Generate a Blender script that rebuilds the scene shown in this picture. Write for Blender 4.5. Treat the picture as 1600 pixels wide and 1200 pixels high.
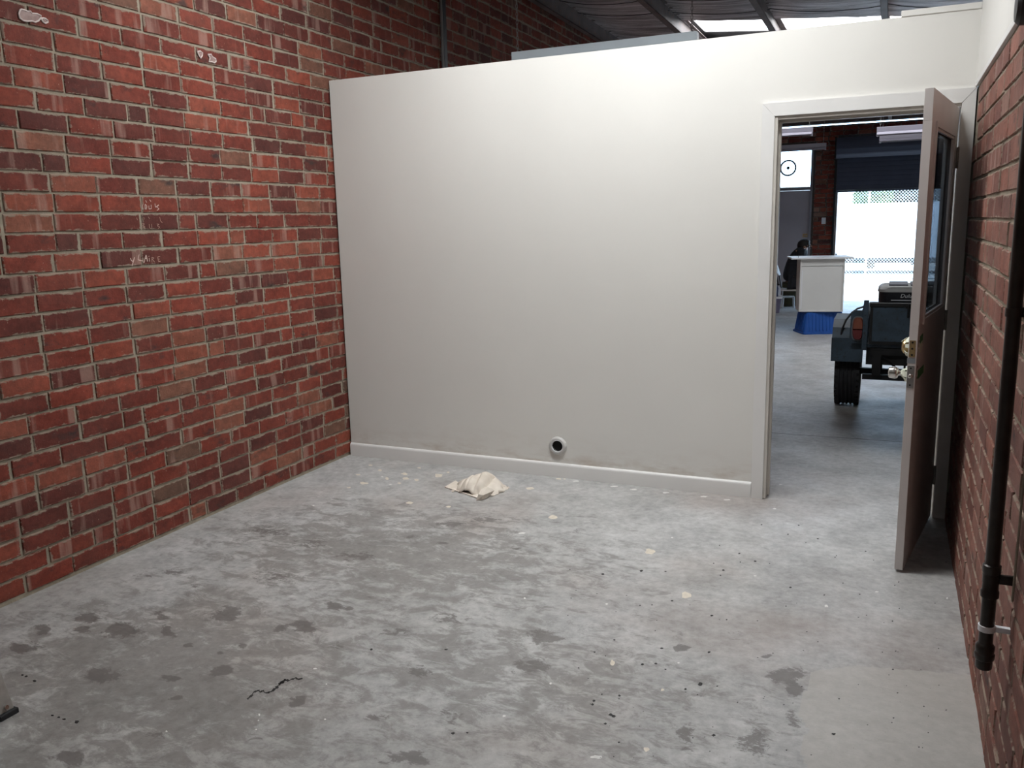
import bpy, bmesh, math, random
from mathutils import Vector, Matrix, noise as mnoise

# ---------------------------------------------------------------- clear
for o in list(bpy.data.objects):
    bpy.data.objects.remove(o)
SC = bpy.context.scene
COL = SC.collection
rnd = random.Random(11)

# ---------------------------------------------------------------- camera
CAM = Vector((3.3791, -4.7045, 1.5516)); YAW, PIT, ROL, FPX = 0.4253, -0.1877, -0.0247, 1314.9
_cy, _sy, _cp, _sp = math.cos(YAW), math.sin(YAW), math.cos(PIT), math.sin(PIT)
_f = Vector((-_sy*_cp, _cy*_cp, _sp)); _r0 = Vector((_cy, _sy, 0)); _u0 = _r0.cross(_f)
_r = math.cos(ROL)*_r0 + math.sin(ROL)*_u0; _u = -math.sin(ROL)*_r0 + math.cos(ROL)*_u0
cd = bpy.data.cameras.new('camera'); cam = bpy.data.objects.new('camera', cd); COL.objects.link(cam)
cam.matrix_world = Matrix(((_r.x, _u.x, -_f.x, CAM.x), (_r.y, _u.y, -_f.y, CAM.y), (_r.z, _u.z, -_f.z, CAM.z), (0, 0, 0, 1)))
cd.sensor_width = 36.0; cd.lens = FPX/1600*36.0; cd.clip_start = .02; cd.clip_end = 300
SC.camera = cam

def hit(px, py, ax, v):
    """photo pixel -> the point where its line of sight meets the plane axis=v"""
    d = _f + _r*((px-800)/FPX) - _u*((py-600)/FPX)
    t = (v-CAM[ax])/d[ax]
    return CAM + d*t
def pix(P):
    d = Vector(P)-CAM; z = d.dot(_f)
    return (800+FPX*d.dot(_r)/z, 600-FPX*d.dot(_u)/z, z)

# ---------------------------------------------------------------- light
w = bpy.data.worlds.new('sky'); SC.world = w; w.use_nodes = True
wn = w.node_tree; wn.nodes.clear()
wo = wn.nodes.new('ShaderNodeOutputWorld'); wb = wn.nodes.new('ShaderNodeBackground')
wb.inputs[0].default_value = (0.52, 0.74, 1.0, 1); wb.inputs[1].default_value = 8.0
wn.links.new(wb.outputs[0], wo.inputs[0])
sd = bpy.data.lights.new('sun', 'SUN'); sun = bpy.data.objects.new('sun', sd); COL.objects.link(sun)
sd.energy = 9; sd.angle = .01; sd.color = (1, .96, .9)
sun.rotation_euler = (math.radians(-8), math.radians(38), 0)     # high, from the street's right
SKY_A = 46.0       # roof light over the near room
SKY_B = 10.0       # roof light over the workshop
SKY_FILL = 2.0        # unseen glowing strip behind the camera, added as weak fill
V = SC.view_settings
V.view_transform = 'Standard'; V.look = 'None'; V.exposure = 0.0; V.gamma = 1.0; V.use_curve_mapping = False

# ---------------------------------------------------------------- helpers
class MB:
    def __init__(s): s.v = []; s.f = []; s.e = None
    def add(s, vs, fs):
        n = len(s.v); s.v += [tuple(v) for v in vs]; s.f += [tuple(i+n for i in f) for f in fs]; return s
    def box(s, a, b, M=None, bev=0):
        if bev:
            bm = bmesh.new()
            bmesh.ops.create_cube(bm, size=1)
            c = [(a[i]+b[i])/2 for i in range(3)]; d = [abs(b[i]-a[i]) for i in range(3)]
            for v in bm.verts: v.co = Vector((v.co[i]*d[i]+c[i] for i in range(3)))
            bmesh.ops.bevel(bm, geom=bm.edges[:], offset=bev, segments=2, affect='EDGES', profile=.6)
            bm.verts.ensure_lookup_table()
            vs = [v.co.copy() for v in bm.verts]; fs = [[v.index for v in f.verts] for f in bm.faces]; bm.free()
        else:
            x0, y0, z0 = a; x1, y1, z1 = b
            vs = [Vector(t) for t in ((x0,y0,z0),(x1,y0,z0),(x1,y1,z0),(x0,y1,z0),(x0,y0,z1),(x1,y0,z1),(x1,y1,z1),(x0,y1,z1))]
            fs = [(0,3,2,1),(4,5,6,7),(0,1,5,4),(1,2,6,5),(2,3,7,6),(3,0,4,7)]
        if M is not None: vs = [M @ v for v in vs]
        return s.add(vs, fs)
    def tube(s, pts, r, n=10, cap=True):
        pts = [Vector(p) for p in pts]; rs = r if isinstance(r, (list, tuple)) else [r]*len(pts)
        vs = []; fs = []; up = None
        for i, p in enumerate(pts):
            t = (pts[min(i+1, len(pts)-1)]-pts[max(i-1, 0)]).normalized()
            if up is None: up = Vector((0,0,1)) if abs(t.z) < .9 else Vector((1,0,0))
            a = t.cross(up)
            if a.length < 1e-4: a = t.cross(Vector((0,1,0)))
            a.normalize(); b = a.cross(t).normalized(); up = b
            for k in range(n):
                q = 2*math.pi*k/n; vs.append(p+(a*math.cos(q)+b*math.sin(q))*rs[i])
        for i in range(len(pts)-1):
            for k in range(n): fs.append((i*n+k, i*n+(k+1)%n, (i+1)*n+(k+1)%n, (i+1)*n+k))
        if cap: fs += [tuple(range(n-1, -1, -1)), tuple(range((len(pts)-1)*n, len(pts)*n))]
        return s.add(vs, fs)
    def lathe(s, prof, c, axis='z', n=24, close=False):
        vs = []; fs = []; c = Vector(c); m = len(prof)
        for k in range(n):
            q = 2*math.pi*k/n
            for (r, h) in prof:
                x, y = r*math.cos(q), r*math.sin(q)
                vs.append(c+Vector({'z': (x, y, h), 'y': (x, h, y), 'x': (h, x, y)}[axis]))
        for k in range(n):
            for i in range(m if close else m-1):
                j = (i+1) % m
                fs.append((k*m+i, ((k+1) % n)*m+i, ((k+1) % n)*m+j, k*m+j))
        return s.add(vs, fs)
    def prism(s, poly, h0, h1, f):
        """poly 2D outline, f(a,b,h)->3D"""
        n = len(poly); vs = [f(a, b, h0) for a, b in poly]+[f(a, b, h1) for a, b in poly]
        fs = [tuple(range(n-1, -1, -1)), tuple(range(n, 2*n))]+[(i, (i+1) % n, n+(i+1) % n, n+i) for i in range(n)]
        return s.add(vs, fs)
    def mesh(s, name, mat, smooth=False):
        me = bpy.data.meshes.new(name); me.from_pydata(s.v, [], s.f); me.update()
        bm = bmesh.new(); bm.from_mesh(me); bmesh.ops.recalc_face_normals(bm, faces=bm.faces[:]); bm.to_mesh(me); bm.free()
        if smooth:
            for q in me.polygons: q.use_smooth = True
            try: me.set_sharp_from_angle(angle=math.radians(smooth if smooth > 1 else 40))
            except Exception: pass
        if mat: me.materials.append(mat)
        return me
    def build(s, name, mat, parent=None, smooth=False):
        o = bpy.data.objects.new(name, s.mesh(name, mat, smooth)); COL.objects.link(o); o.parent = parent; return o
def tag(o, label=None, cat=None, group=None, kind=None):
    if label: o['label'] = label
    if cat: o['category'] = cat
    if group: o['group'] = group
    if kind: o['kind'] = kind
    return o
def empty(name, loc=(0,0,0), rz=0, label=None, cat=None, group=None, kind=None):
    o = bpy.data.objects.new(name, None); COL.objects.link(o); o.location = loc; o.rotation_euler = (0,0,rz)
    o.empty_display_size = .05
    return tag(o, label, cat, group, kind)
def RZ(a, loc=(0,0,0)): return Matrix.Translation(loc) @ Matrix.Rotation(a, 4, 'Z')

# ---------------------------------------------------------------- materials
def newmat(name):
    m = bpy.data.materials.new(name); m.use_nodes = True; nt = m.node_tree
    return m, nt, nt.nodes['Principled BSDF']
def N(nt, t, **kw):
    n = nt.nodes.new(t)
    for k, v in kw.items(): setattr(n, k, v)
    return n
def mixc(nt, fac, a, b, mode='MIX'):
    n = N(nt, 'ShaderNodeMix', data_type='RGBA', blend_type=mode)
    for s, v in ((n.inputs[0], fac), (n.inputs[6], a), (n.inputs[7], b)):
        if hasattr(v, 'is_linked') or hasattr(v, 'links'): nt.links.new(v, s)
        elif isinstance(v, (int, float)): s.default_value = v
        else: s.default_value = (*v, 1) if len(v) == 3 else v
    return n.outputs[2]
def math_(nt, op, a, b=0.0, clamp=False):
    n = N(nt, 'ShaderNodeMath', operation=op, use_clamp=clamp)
    for s, v in ((n.inputs[0], a), (n.inputs[1], b)):
        if hasattr(v, 'links'): nt.links.new(v, s)
        else: s.default_value = v
    return n.outputs[0]
def ramp(nt, fac, stops, interp='LINEAR'):
    n = N(nt, 'ShaderNodeValToRGB'); r = n.color_ramp; r.interpolation = interp
    while len(r.elements) < len(stops): r.elements.new(.5)
    for e, (p, c) in zip(r.elements, stops):
        e.position = p; e.color = (*c, 1) if not isinstance(c, (int, float)) else (c, c, c, 1)
    nt.links.new(fac, n.inputs[0]); return n.outputs[0]
def noise(nt, vec, scale, detail=4, rough=.55, dist=0.0):
    n = N(nt, 'ShaderNodeTexNoise'); n.inputs['Scale'].default_value = scale; n.inputs['Detail'].default_value = detail
    n.inputs['Roughness'].default_value = rough; n.inputs['Distortion'].default_value = dist
    nt.links.new(vec, n.inputs['Vector']); return n.outputs['Fac']
def mapping(nt, vec, scale=(1,1,1), loc=(0,0,0), rot=(0,0,0)):
    n = N(nt, 'ShaderNodeMapping'); n.inputs['Scale'].default_value = scale; n.inputs['Location'].default_value = loc
    n.inputs['Rotation'].default_value = rot; nt.links.new(vec, n.inputs['Vector']); return n.outputs[0]
def pos(nt): return N(nt, 'ShaderNodeNewGeometry').outputs['Position']
def objco(nt): return N(nt, 'ShaderNodeTexCoord').outputs['Object']
def bump(nt, b, h, strength=.3, dist=.002):
    n = N(nt, 'ShaderNodeBump'); n.inputs['Strength'].default_value = strength; n.inputs['Distance'].default_value = dist
    nt.links.new(h, n.inputs['Height']); nt.links.new(n.outputs[0], b.inputs['Normal'])
def plain(name, col, rough=.5, metal=0.0, var=.12, scale=9, bmp=0.0, spec=.5, wear=None):
    """procedural paint / plastic / metal: base colour with slow noise variation, optional worn patches"""
    m, nt, b = newmat(name); co = objco(nt)
    f = noise(nt, co, scale, 5)
    d = tuple(max(0, c*(1-var)) for c in col); l = tuple(min(1, c*(1+var)) for c in col)
    c = ramp(nt, f, [(.3, d), (.7, l)])
    if wear:
        k = ramp(nt, noise(nt, co, scale*3, 8, .7), [(.56, 0), (.62, 1)])
        c = mixc(nt, k, c, wear)
    nt.links.new(c, b.inputs['Base Color']); b.inputs['Roughness'].default_value = rough; b.inputs['Metallic'].default_value = metal
    b.inputs['Specular IOR Level'].default_value = spec
    if bmp: bump(nt, b, noise(nt, co, scale*12, 6), bmp, .002)
    return m
def emis(name, col, st):
    m, nt, b = newmat(name); b.inputs['Base Color'].default_value = (.8,.8,.8,1)
    co = pos(nt); f = ramp(nt, noise(nt, co, .6, 3), [(.2, .9), (.8, 1.0)])
    c = mixc(nt, 1.0, col, f, 'MULTIPLY'); nt.links.new(c, b.inputs['Emission Color']); b.inputs['Emission Strength'].default_value = st
    return m

def brick_mat(name, stops, dust_sheen, dust_sheen_col, bandcol, spec=.25):
    m, nt, b = newmat(name); P = pos(nt)
    oi = N(nt, 'ShaderNodeObjectInfo').outputs['Random']; ii = N(nt, 'ShaderNodeNewGeometry').outputs['Random Per Island']
    rn = math_(nt, 'FRACT', math_(nt, 'ADD', math_(nt, 'MULTIPLY', oi, 7.31), math_(nt, 'MULTIPLY', ii, 3.77)))
    r2 = math_(nt, 'FRACT', math_(nt, 'MULTIPLY', rn, 17.77)); r3 = math_(nt, 'FRACT', math_(nt, 'MULTIPLY', rn, 53.1))
    cmb = N(nt, 'ShaderNodeCombineXYZ'); nt.links.new(math_(nt, 'MULTIPLY', rn, 40), cmb.inputs[0]); nt.links.new(math_(nt, 'MULTIPLY', r2, 40), cmb.inputs[2])
    add = N(nt, 'ShaderNodeVectorMath', operation='ADD'); nt.links.new(P, add.inputs[0]); nt.links.new(cmb.outputs[0], add.inputs[1]); PR = add.outputs[0]
    base = ramp(nt, rn, stops)
    # mottling inside one brick
    mot = noise(nt, PR, 30, 8, .7)
    base = mixc(nt, .8, base, ramp(nt, mot, [(.25, .3), (.5, .5), (.75, .72)]), 'OVERLAY')
    base = mixc(nt, .8, base, ramp(nt, noise(nt, mapping(nt, PR, (1, 1, 1.6)), 7, 4, .6), [(.3, .36), (.5, .5), (.7, .66)]), 'OVERLAY')
    pit = ramp(nt, noise(nt, PR, 75, 4, .65), [(.30, 1), (.36, 0)])
    base = mixc(nt, math_(nt, 'MULTIPLY', pit, .6), base, (.035,.018,.015))
    # kiln bands: upright stripes, paler or greyer
    band = noise(nt, mapping(nt, PR, (.4, 13, 1.2)), 1.0, 5, .5)
    bm_ = math_(nt, 'MULTIPLY', ramp(nt, band, [(.57, 0), (.66, 1)]), math_(nt, 'GREATER_THAN', r2, .45))
    base = mixc(nt, math_(nt, 'MULTIPLY', bm_, .45), base, bandcol)
    # burnt smudges
    bur = math_(nt, 'MULTIPLY', ramp(nt, noise(nt, mapping(nt, PR, (1, 5, 11)), 1.2, 3), [(.6, 0), (.72, 1)]), math_(nt, 'GREATER_THAN', r3, .62))
    base = mixc(nt, math_(nt, 'MULTIPLY', bur, .85), base, (.028, .024, .024))
    # dust veil; for the right wall it also holds painted grazing sheen
    base = mixc(nt, math_(nt, 'MULTIPLY', ramp(nt, noise(nt, P, 3.2, 5, .6), [(.35, 0), (.75, 1)]), dust_sheen), base, dust_sheen_col)
    # mortar smears on the arrises and small chips
    at = N(nt, 'ShaderNodeAttribute', attribute_name='edge').outputs['Fac']
    sm = math_(nt, 'ADD', math_(nt, 'MULTIPLY', noise(nt, mapping(nt, PR, (1, .55, 1)), 52, 8, .75), .7), math_(nt, 'MULTIPLY', noise(nt, PR, 9, 3), .42))
    k = ramp(nt, math_(nt, 'ADD', math_(nt, 'MULTIPLY', at, .22), sm), [(.745, 0), (.80, 1)])
    base = mixc(nt, math_(nt, 'MULTIPLY', k, .75), base, (.30, .24, .185))
    chip = ramp(nt, noise(nt, mapping(nt, PR, (1, 1, .6)), 120, 3, .6), [(.70, 0), (.73, 1)])
    base = mixc(nt, math_(nt, 'MULTIPLY', chip, .55), base, (.5, .33, .27))
    nt.links.new(base, b.inputs['Base Color']); b.inputs['Roughness'].default_value = .78; b.inputs['Specular IOR Level'].default_value = spec
    bump(nt, b, math_(nt, 'ADD', noise(nt, PR, 90, 8, .7), math_(nt, 'MULTIPLY', k, .7)), .55, .003)
    return m
M_BRICK = brick_mat('red_brick', [(0, (.085,.022,.018)), (.2, (.125,.027,.019)), (.45, (.155,.031,.020)), (.7, (.19,.038,.023)), (.86, (.235,.055,.032)), (.95, (.21,.080,.050)), (1, (.11,.062,.043))], .10, (.30,.22,.18), (.42,.27,.22))
M_BRICK_R = brick_mat('pale_sheen_red_brick', [(0, (.13,.052,.042)), (.3, (.165,.064,.048)), (.6, (.20,.078,.056)), (.85, (.245,.098,.07)), (1, (.20,.115,.09))], .38, (.34,.22,.185), (.38,.26,.22))  # paler copy: grazing sheen and smeared paint put into the brick colour
def mortar_mat(name, c0, c1):
    m, nt, b = newmat(name); P = pos(nt)
    c = ramp(nt, noise(nt, P, 14, 8, .7), [(.3, c0), (.7, c1)])
    nt.links.new(c, b.inputs['Base Color']); b.inputs['Roughness'].default_value = .95; b.inputs['Specular IOR Level'].default_value = .1
    bump(nt, b, noise(nt, P, 130, 8, .75), .9, .004); return m
M_MORT = mortar_mat('mortar', (.25,.215,.165), (.42,.365,.285))

def wall_paint(name, col, lo):
    m, nt, b = newmat(name); P = pos(nt)
    c = ramp(nt, noise(nt, P, 1.3, 5, .6), [(.3, tuple(x*.955 for x in col)), (.7, col)])
    sep = N(nt, 'ShaderNodeSeparateXYZ'); nt.links.new(P, sep.inputs[0])
    # scuffed grime just above the skirting
    h = ramp(nt, sep.outputs[2], [(.0, 1), (.10, 1), (.17, .25), (.30, 0)])
    g = math_(nt, 'MULTIPLY', h, ramp(nt, noise(nt, mapping(nt, P, (3, 1, 9)), 1.6, 6, .65), [(.45, 0), (.68, 1)]))
    c = mixc(nt, math_(nt, 'MULTIPLY', g, .6), c, lo)
    nt.links.new(c, b.inputs['Base Color']); b.inputs['Roughness'].default_value = .48; b.inputs['Specular IOR Level'].default_value = .35
    zs = math_(nt, 'MULTIPLY', sep.outputs[2], .3333)
    seam = ramp(nt, math_(nt, 'ADD', zs, math_(nt, 'MULTIPLY', noise(nt, P, 1.5, 2), .004)), [(.0, 0), (.380, 0), (.394, .10), (.408, 0)])
    bump(nt, b, math_(nt, 'ADD', math_(nt, 'ADD', noise(nt, P, 3.5, 3), seam), math_(nt, 'MULTIPLY', noise(nt, P, 260, 3), .06)), .25, .01); return m
M_WALL = wall_paint('cream_wall_paint', (.73,.715,.675), (.42,.33,.25))
M_TRIM = plain('white_gloss_trim', (.72,.71,.69), .35, var=.03, scale=3)
M_DOOR = plain('door_paint', (.60,.565,.545), .4, var=.05, scale=4)
M_JAMB = plain('jamb_paint', (.56,.53,.48), .42, var=.06, scale=5)
M_STEEL = plain('dull_steel', (.36,.35,.34), .35, 1.0, .15, 30)
M_CHROME = plain('polished_metal', (.62,.6,.57), .18, 1.0, .1, 30)
M_BRASS = plain('worn_brass', (.55,.40,.20), .35, 1.0, .25, 40, wear=(.3,.25,.18))
M_BLACK = plain('black_paint', (.012,.012,.013), .45, 0, .3, 20)
M_PIPE = plain('old_dark_pipe', (.028,.022,.019), .38, .35, .4, 18, .2)
M_RUBBER = plain('tyre_rubber', (.016,.016,.018), .8, 0, .2, 30, .2)
M_WHITE = plain('white_plastic', (.75,.76,.78), .4, 0, .04, 4)
M_GREYP = plain('grey_enamel', (.50,.56,.60), .35, 0, .05, 4)
M_TRIMG = plain('vent_plastic', (.55,.54,.52), .4, 0, .06, 20)
M_DARKH = plain('dark_cavity', (.006,.006,.006), .9, 0, .1, 5)
M_TAPE = plain('cream_masking_tape', (.66,.68,.56), .7, 0, .12, 60, .3)
M_TAPEG = plain('green_masking_tape', (.05,.19,.07), .6, 0, .15, 60, .2)
M_ALU = plain('ladder_aluminium', (.40,.385,.36), .42, .7, .15, 25)

def concrete(name, rich=True):
    m, nt, b = newmat(name); P = pos(nt)
    big = noise(nt, P, .55, 6, .6); mid = noise(nt, P, 3.4, 9, .72); fine = noise(nt, P, 26, 8, .7)
    c = ramp(nt, big, [(.28, (.28,.268,.25)), (.5, (.37,.367,.356)), (.72, (.44,.44,.436))])
    c = mixc(nt, .75, c, ramp(nt, mid, [(.25, .27), (.5, .5), (.75, .70)]), 'OVERLAY')
    c = mixc(nt, .8, c, ramp(nt, fine, [(.25, .30), (.5, .5), (.75, .68)]), 'OVERLAY')
    # brown cast in slow clouds
    c = mixc(nt, math_(nt, 'MULTIPLY', ramp(nt, noise(nt, mapping(nt, P, loc=(5, 3, 0)), 1.1, 5), [(.5, 0), (.72, 1)]), .45), c, (.27,.205,.17))
    # pale trowel bloom, stretched streaks
    st = noise(nt, mapping(nt, P, (2.6, 7.5, 1), rot=(0,0,.35)), 2.4, 9, .72)
    c = mixc(nt, math_(nt, 'MULTIPLY', ramp(nt, st, [(.54, 0), (.74, 1)]), .30), c, (.55,.555,.55))
    if rich:
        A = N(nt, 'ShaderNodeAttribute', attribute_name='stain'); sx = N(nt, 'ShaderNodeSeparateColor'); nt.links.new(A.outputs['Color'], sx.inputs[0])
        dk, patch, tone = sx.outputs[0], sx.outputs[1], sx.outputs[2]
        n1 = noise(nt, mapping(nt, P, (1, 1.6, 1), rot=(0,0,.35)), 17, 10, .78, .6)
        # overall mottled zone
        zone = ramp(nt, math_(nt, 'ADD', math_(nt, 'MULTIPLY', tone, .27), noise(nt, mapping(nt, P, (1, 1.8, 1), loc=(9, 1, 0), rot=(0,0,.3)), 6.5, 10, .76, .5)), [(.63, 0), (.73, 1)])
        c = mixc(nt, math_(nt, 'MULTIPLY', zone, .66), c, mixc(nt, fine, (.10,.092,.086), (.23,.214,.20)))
        k = ramp(nt, math_(nt, 'ADD', math_(nt, 'MULTIPLY', dk, .62), math_(nt, 'MULTIPLY', n1, 1.1)), [(.83, 0), (.90, 1)])
        c = mixc(nt, math_(nt, 'MULTIPLY', k, .8), c, mixc(nt, n1, (.07,.065,.062), (.17,.155,.145)))
        kp = ramp(nt, math_(nt, 'ADD', math_(nt, 'MULTIPLY', patch, .8), math_(nt, 'MULTIPLY', noise(nt, P, 9, 6, .7), .3)), [(.52, 0), (.56, 1)])
        c = mixc(nt, math_(nt, 'MULTIPLY', kp, .7), c, mixc(nt, fine, (.36,.345,.315), (.47,.45,.415)))
        # grains of grit
        gr = ramp(nt, noise(nt, P, 150, 2, .5), [(.73, 0), (.75, 1)])
        c = mixc(nt, math_(nt, 'MULTIPLY', gr, .6), c, (.07,.065,.06))
        # splashes of thin white paint
        sp = ramp(nt, noise(nt, mapping(nt, P, loc=(2, 7, 0)), 34, 4, .6), [(.735, 0), (.755, 1)])
        c = mixc(nt, math_(nt, 'MULTIPLY', sp, .5), c, (.66,.65,.61))
    nt.links.new(c, b.inputs['Base Color'])
    nt.links.new(ramp(nt, mid, [(.3, .56), (.7, .36)]), b.inputs['Roughness']); b.inputs['Specular IOR Level'].default_value = .55
    bump(nt, b, math_(nt, 'ADD', fine, math_(nt, 'MULTIPLY', mid, 1.5)), .25, .004); return m
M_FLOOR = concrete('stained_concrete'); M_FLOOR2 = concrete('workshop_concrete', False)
def glassmat(name, col, mixf, rough=.02):
    m, nt, b = newmat(name); out = nt.nodes['Material Output']
    g = N(nt, 'ShaderNodeBsdfGlossy'); g.inputs['Roughness'].default_value = rough; g.inputs[0].default_value = (.9,.92,.95,1)
    t = N(nt, 'ShaderNodeBsdfTransparent')
    co = pos(nt); c = ramp(nt, noise(nt, co, 2.0, 3), [(.3, tuple(x*.93 for x in col)), (.7, col)]); nt.links.new(c, t.inputs[0])
    fr = N(nt, 'ShaderNodeFresnel'); fr.inputs[0].default_value = 1.5
    mx = N(nt, 'ShaderNodeMixShader'); nt.links.new(math_(nt, 'MULTIPLY', fr.outputs[0], mixf), mx.inputs[0])
    nt.links.new(t.outputs[0], mx.inputs[1]); nt.links.new(g.outputs[0], mx.inputs[2]); nt.links.new(mx.outputs[0], out.inputs[0]); return m
M_GLASS = glassmat('tinted_door_glass', (.34,.37,.40), .30)
M_GLASS2 = glassmat('clear_window_glass', (.9,.92,.93), .6)
def foilmat():
    m, nt, b = newmat('foil_sarking'); P = pos(nt)
    f = noise(nt, mapping(nt, P, (1.2, 9, 1)), 1.4, 6, .65)
    c = ramp(nt, f, [(.3, (.10,.09,.095)), (.5, (.42,.39,.40)), (.7, (.80,.77,.80))])
    nt.links.new(c, b.inputs['Base Color']); b.inputs['Metallic'].default_value = .25; b.inputs['Roughness'].default_value = .40
    bump(nt, b, math_(nt, 'ADD', noise(nt, mapping(nt, P, (1.0, 16, 1)), 1.6, 5, .6), math_(nt, 'MULTIPLY', noise(nt, P, 30, 5), .25)), .9, .03); return m
M_FOIL = foilmat()
M_BEAM = plain('purlin_grey_paint', (.13,.105,.10), .55, .2, .3, 6, .2, wear=(.2,.11,.085))
M_BLUE = plain('weathered_blue_paint', (.030,.050,.072), .5, .1, .35, 9, .1, wear=(.022,.026,.032))
M_BLUE2 = plain('blue_tub_plastic', (.012,.085,.36), .42, 0, .12, 6)
M_FRAME = plain('trailer_black_steel', (.010,.010,.011), .55, .3, .3, 12)

# ================================================================ STRUCTURE
W = 3.697; YF = 12.5; YB = -6.4; XR = 6.4; PT = .10          # right wall, far wall, wall behind, workshop's right side, partition thickness
# ---- floor
def floor_mesh():
    dx = .0125; x0, x1, y0, y1 = -.06, W+.06, YB-.1, 1.455
    nx = int((x1-x0)/dx)+1; ny = int((y1-y0)/dx)+1
    stains = []
    def st(px, py, rx, ry, s=1.0):
        c = hit(px, py, 2, 0); a = hit(px+rx, py, 2, 0)-c; b = hit(px, py+ry, 2, 0)-c
        A = Matrix(((a.x, b.x), (a.y, b.y))).inverted(); stains.append((c.x, c.y, A, s, max(a.length, b.length)*2.2))
    for t in [(345,1053,24,11),(160,1055,36,17),(105,1188,34,14),(132,966,24,9),(68,984,18,8),(40,1012,24,10),(126,985,13,5),(190,985,36,14),(475,979,22,10),
              (440,985,13,5),(522,946,16,10),(465,978,30,9,.7),(548,950,12,6),(350,960,24,13),(250,962,17,7),(262,985,14,12),(1232,1057,30,15),(1245,1075,18,14),(850,995,36,15,.8),(830,1040,42,18,.8),
              (660,1052,40,16,.8),(700,965,38,12,.7),(620,985,30,10,.7),(280,893,34,8,.7),(225,902,20,6,.7),(310,915,22,7,.6),(270,1058,16,7),(280,1090,10,4),(460,1098,14,7),(380,1008,9,4),(300,1008,8,4),(340,1018,10,4),
              (520,1010,22,9,.6),(590,1120,40,16,.6),(700,1120,40,20,.6),(640,1185,60,20,.8),(1075,1150,20,26,.8),(1180,1160,40,40,.7),(1240,1120,20,30,.6),(1070,1013,9,8),(1190,1023,12,4),
              (400,1150,40,16,.5),(240,1150,30,12,.6),(700,820,40,9,.7),(760,812,30,8,.7),(640,840,40,8,.6),(560,870,50,12,.7),(480,850,50,14,.6),(420,830,60,16,.6),(900,830,30,6,.5),(690,848,14,5,.8),(805,858,10,3,.8),(1150,990,60,16,.4),(580,930,30,9,.5),(430,900,60,14,.6)]: st(*t)
    poly = [hit(*q, 2, 0) for q in [(1268,1050),(1258,1080),(1246,1110),(1262,1140),(1250,1170),(1275,1230),(1540,1230),(1535,1100),(1520,1055),(1400,1045),(1330,1040)]]
    poly = [(q.x, q.y) for q in poly]
    def inside(x, y):
        c = False; j = len(poly)-1
        for i in range(len(poly)):
            if (poly[i][1] > y) != (poly[j][1] > y) and x < (poly[j][0]-poly[i][0])*(y-poly[i][1])/(poly[j][1]-poly[i][1])+poly[i][0]: c = not c
            j = i
        return c
    vs = []; fs = []; col = []
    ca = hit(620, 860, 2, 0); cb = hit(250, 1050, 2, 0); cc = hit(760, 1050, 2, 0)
    for j in range(ny):
        y = min(y0+j*dx, y1)
        for i in range(nx):
            x = x0+i*dx; vs.append((x, y, 0))
            d = 0; wn_ = mnoise.noise_vector(Vector((x*7, y*9, 1.3)))*.035+mnoise.noise_vector(Vector((x*19, y*24, 4.1)))*.016; sx_, sy_ = x+wn_.x, y+wn_.y
            for (cx, cy, A, s, R) in stains:
                if abs(x-cx) < R and abs(y-cy) < R:
                    q = A @ Vector((sx_-cx, sy_-cy)); d = max(d, s*max(0, 1-.62*q.length))
            p = 1.0 if inside(x, y) else 0.0
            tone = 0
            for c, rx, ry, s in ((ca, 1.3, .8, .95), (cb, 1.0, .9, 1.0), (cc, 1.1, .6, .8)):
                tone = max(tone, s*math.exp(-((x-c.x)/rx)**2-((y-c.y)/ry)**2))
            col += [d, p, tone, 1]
    for j in range(ny-1):
        for i in range(nx-1):
            a = j*nx+i; fs.append((a, a+1, a+nx+1, a+nx))
    me = bpy.data.meshes.new('floor'); me.from_pydata(vs, [], fs); me.update()
    at = me.color_attributes.new('stain', 'FLOAT_COLOR', 'POINT'); at.data.foreach_set('color', col)
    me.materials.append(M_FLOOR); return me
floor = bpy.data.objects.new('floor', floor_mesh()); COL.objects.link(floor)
tag(floor, 'stained grey concrete floor with dark blotches and paint drips', 'floor', kind='structure')
mb = MB(); mb.add([(-.06,1.462,0),(W+.1,1.575,0),(XR+.1,1.9,0),(XR+.1,YF+.3,0),(-.06,YF+.3,0)], [(0,1,2,3,4)])
slab = mb.build('slab', M_FLOOR2, floor)
mb = MB(); mb.add([(W-.06,.0,0),(XR+.1,.0,0),(XR+.1,1.89,0),(W+.1,1.567,0),(W-.06,1.46,0)], [(0,1,2,3,4)]); mb.build('slab', M_FLOOR2, floor)
mb = MB(); mb.add([(-.06,1.456,-.0005),(W+.1,1.57,-.0005),(W+.1,1.44,-.0005),(-.06,1.44,-.0005)], [(0,1,2,3)]); mb.add([(1.2,1.456,0.0004),(W+.06,1.569,0.0004),(W+.06,1.455,0.0004),(-.06,1.455,.0004)], [(0,1,2,3)])
mb.build('slab', M_FLOOR2, floor)
mb = MB(); mb.box((-.1, YB-.1, -.12), (XR+.1, YF+.3, -.01)); mb.build('slab_base', M_DARKH, floor)
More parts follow.
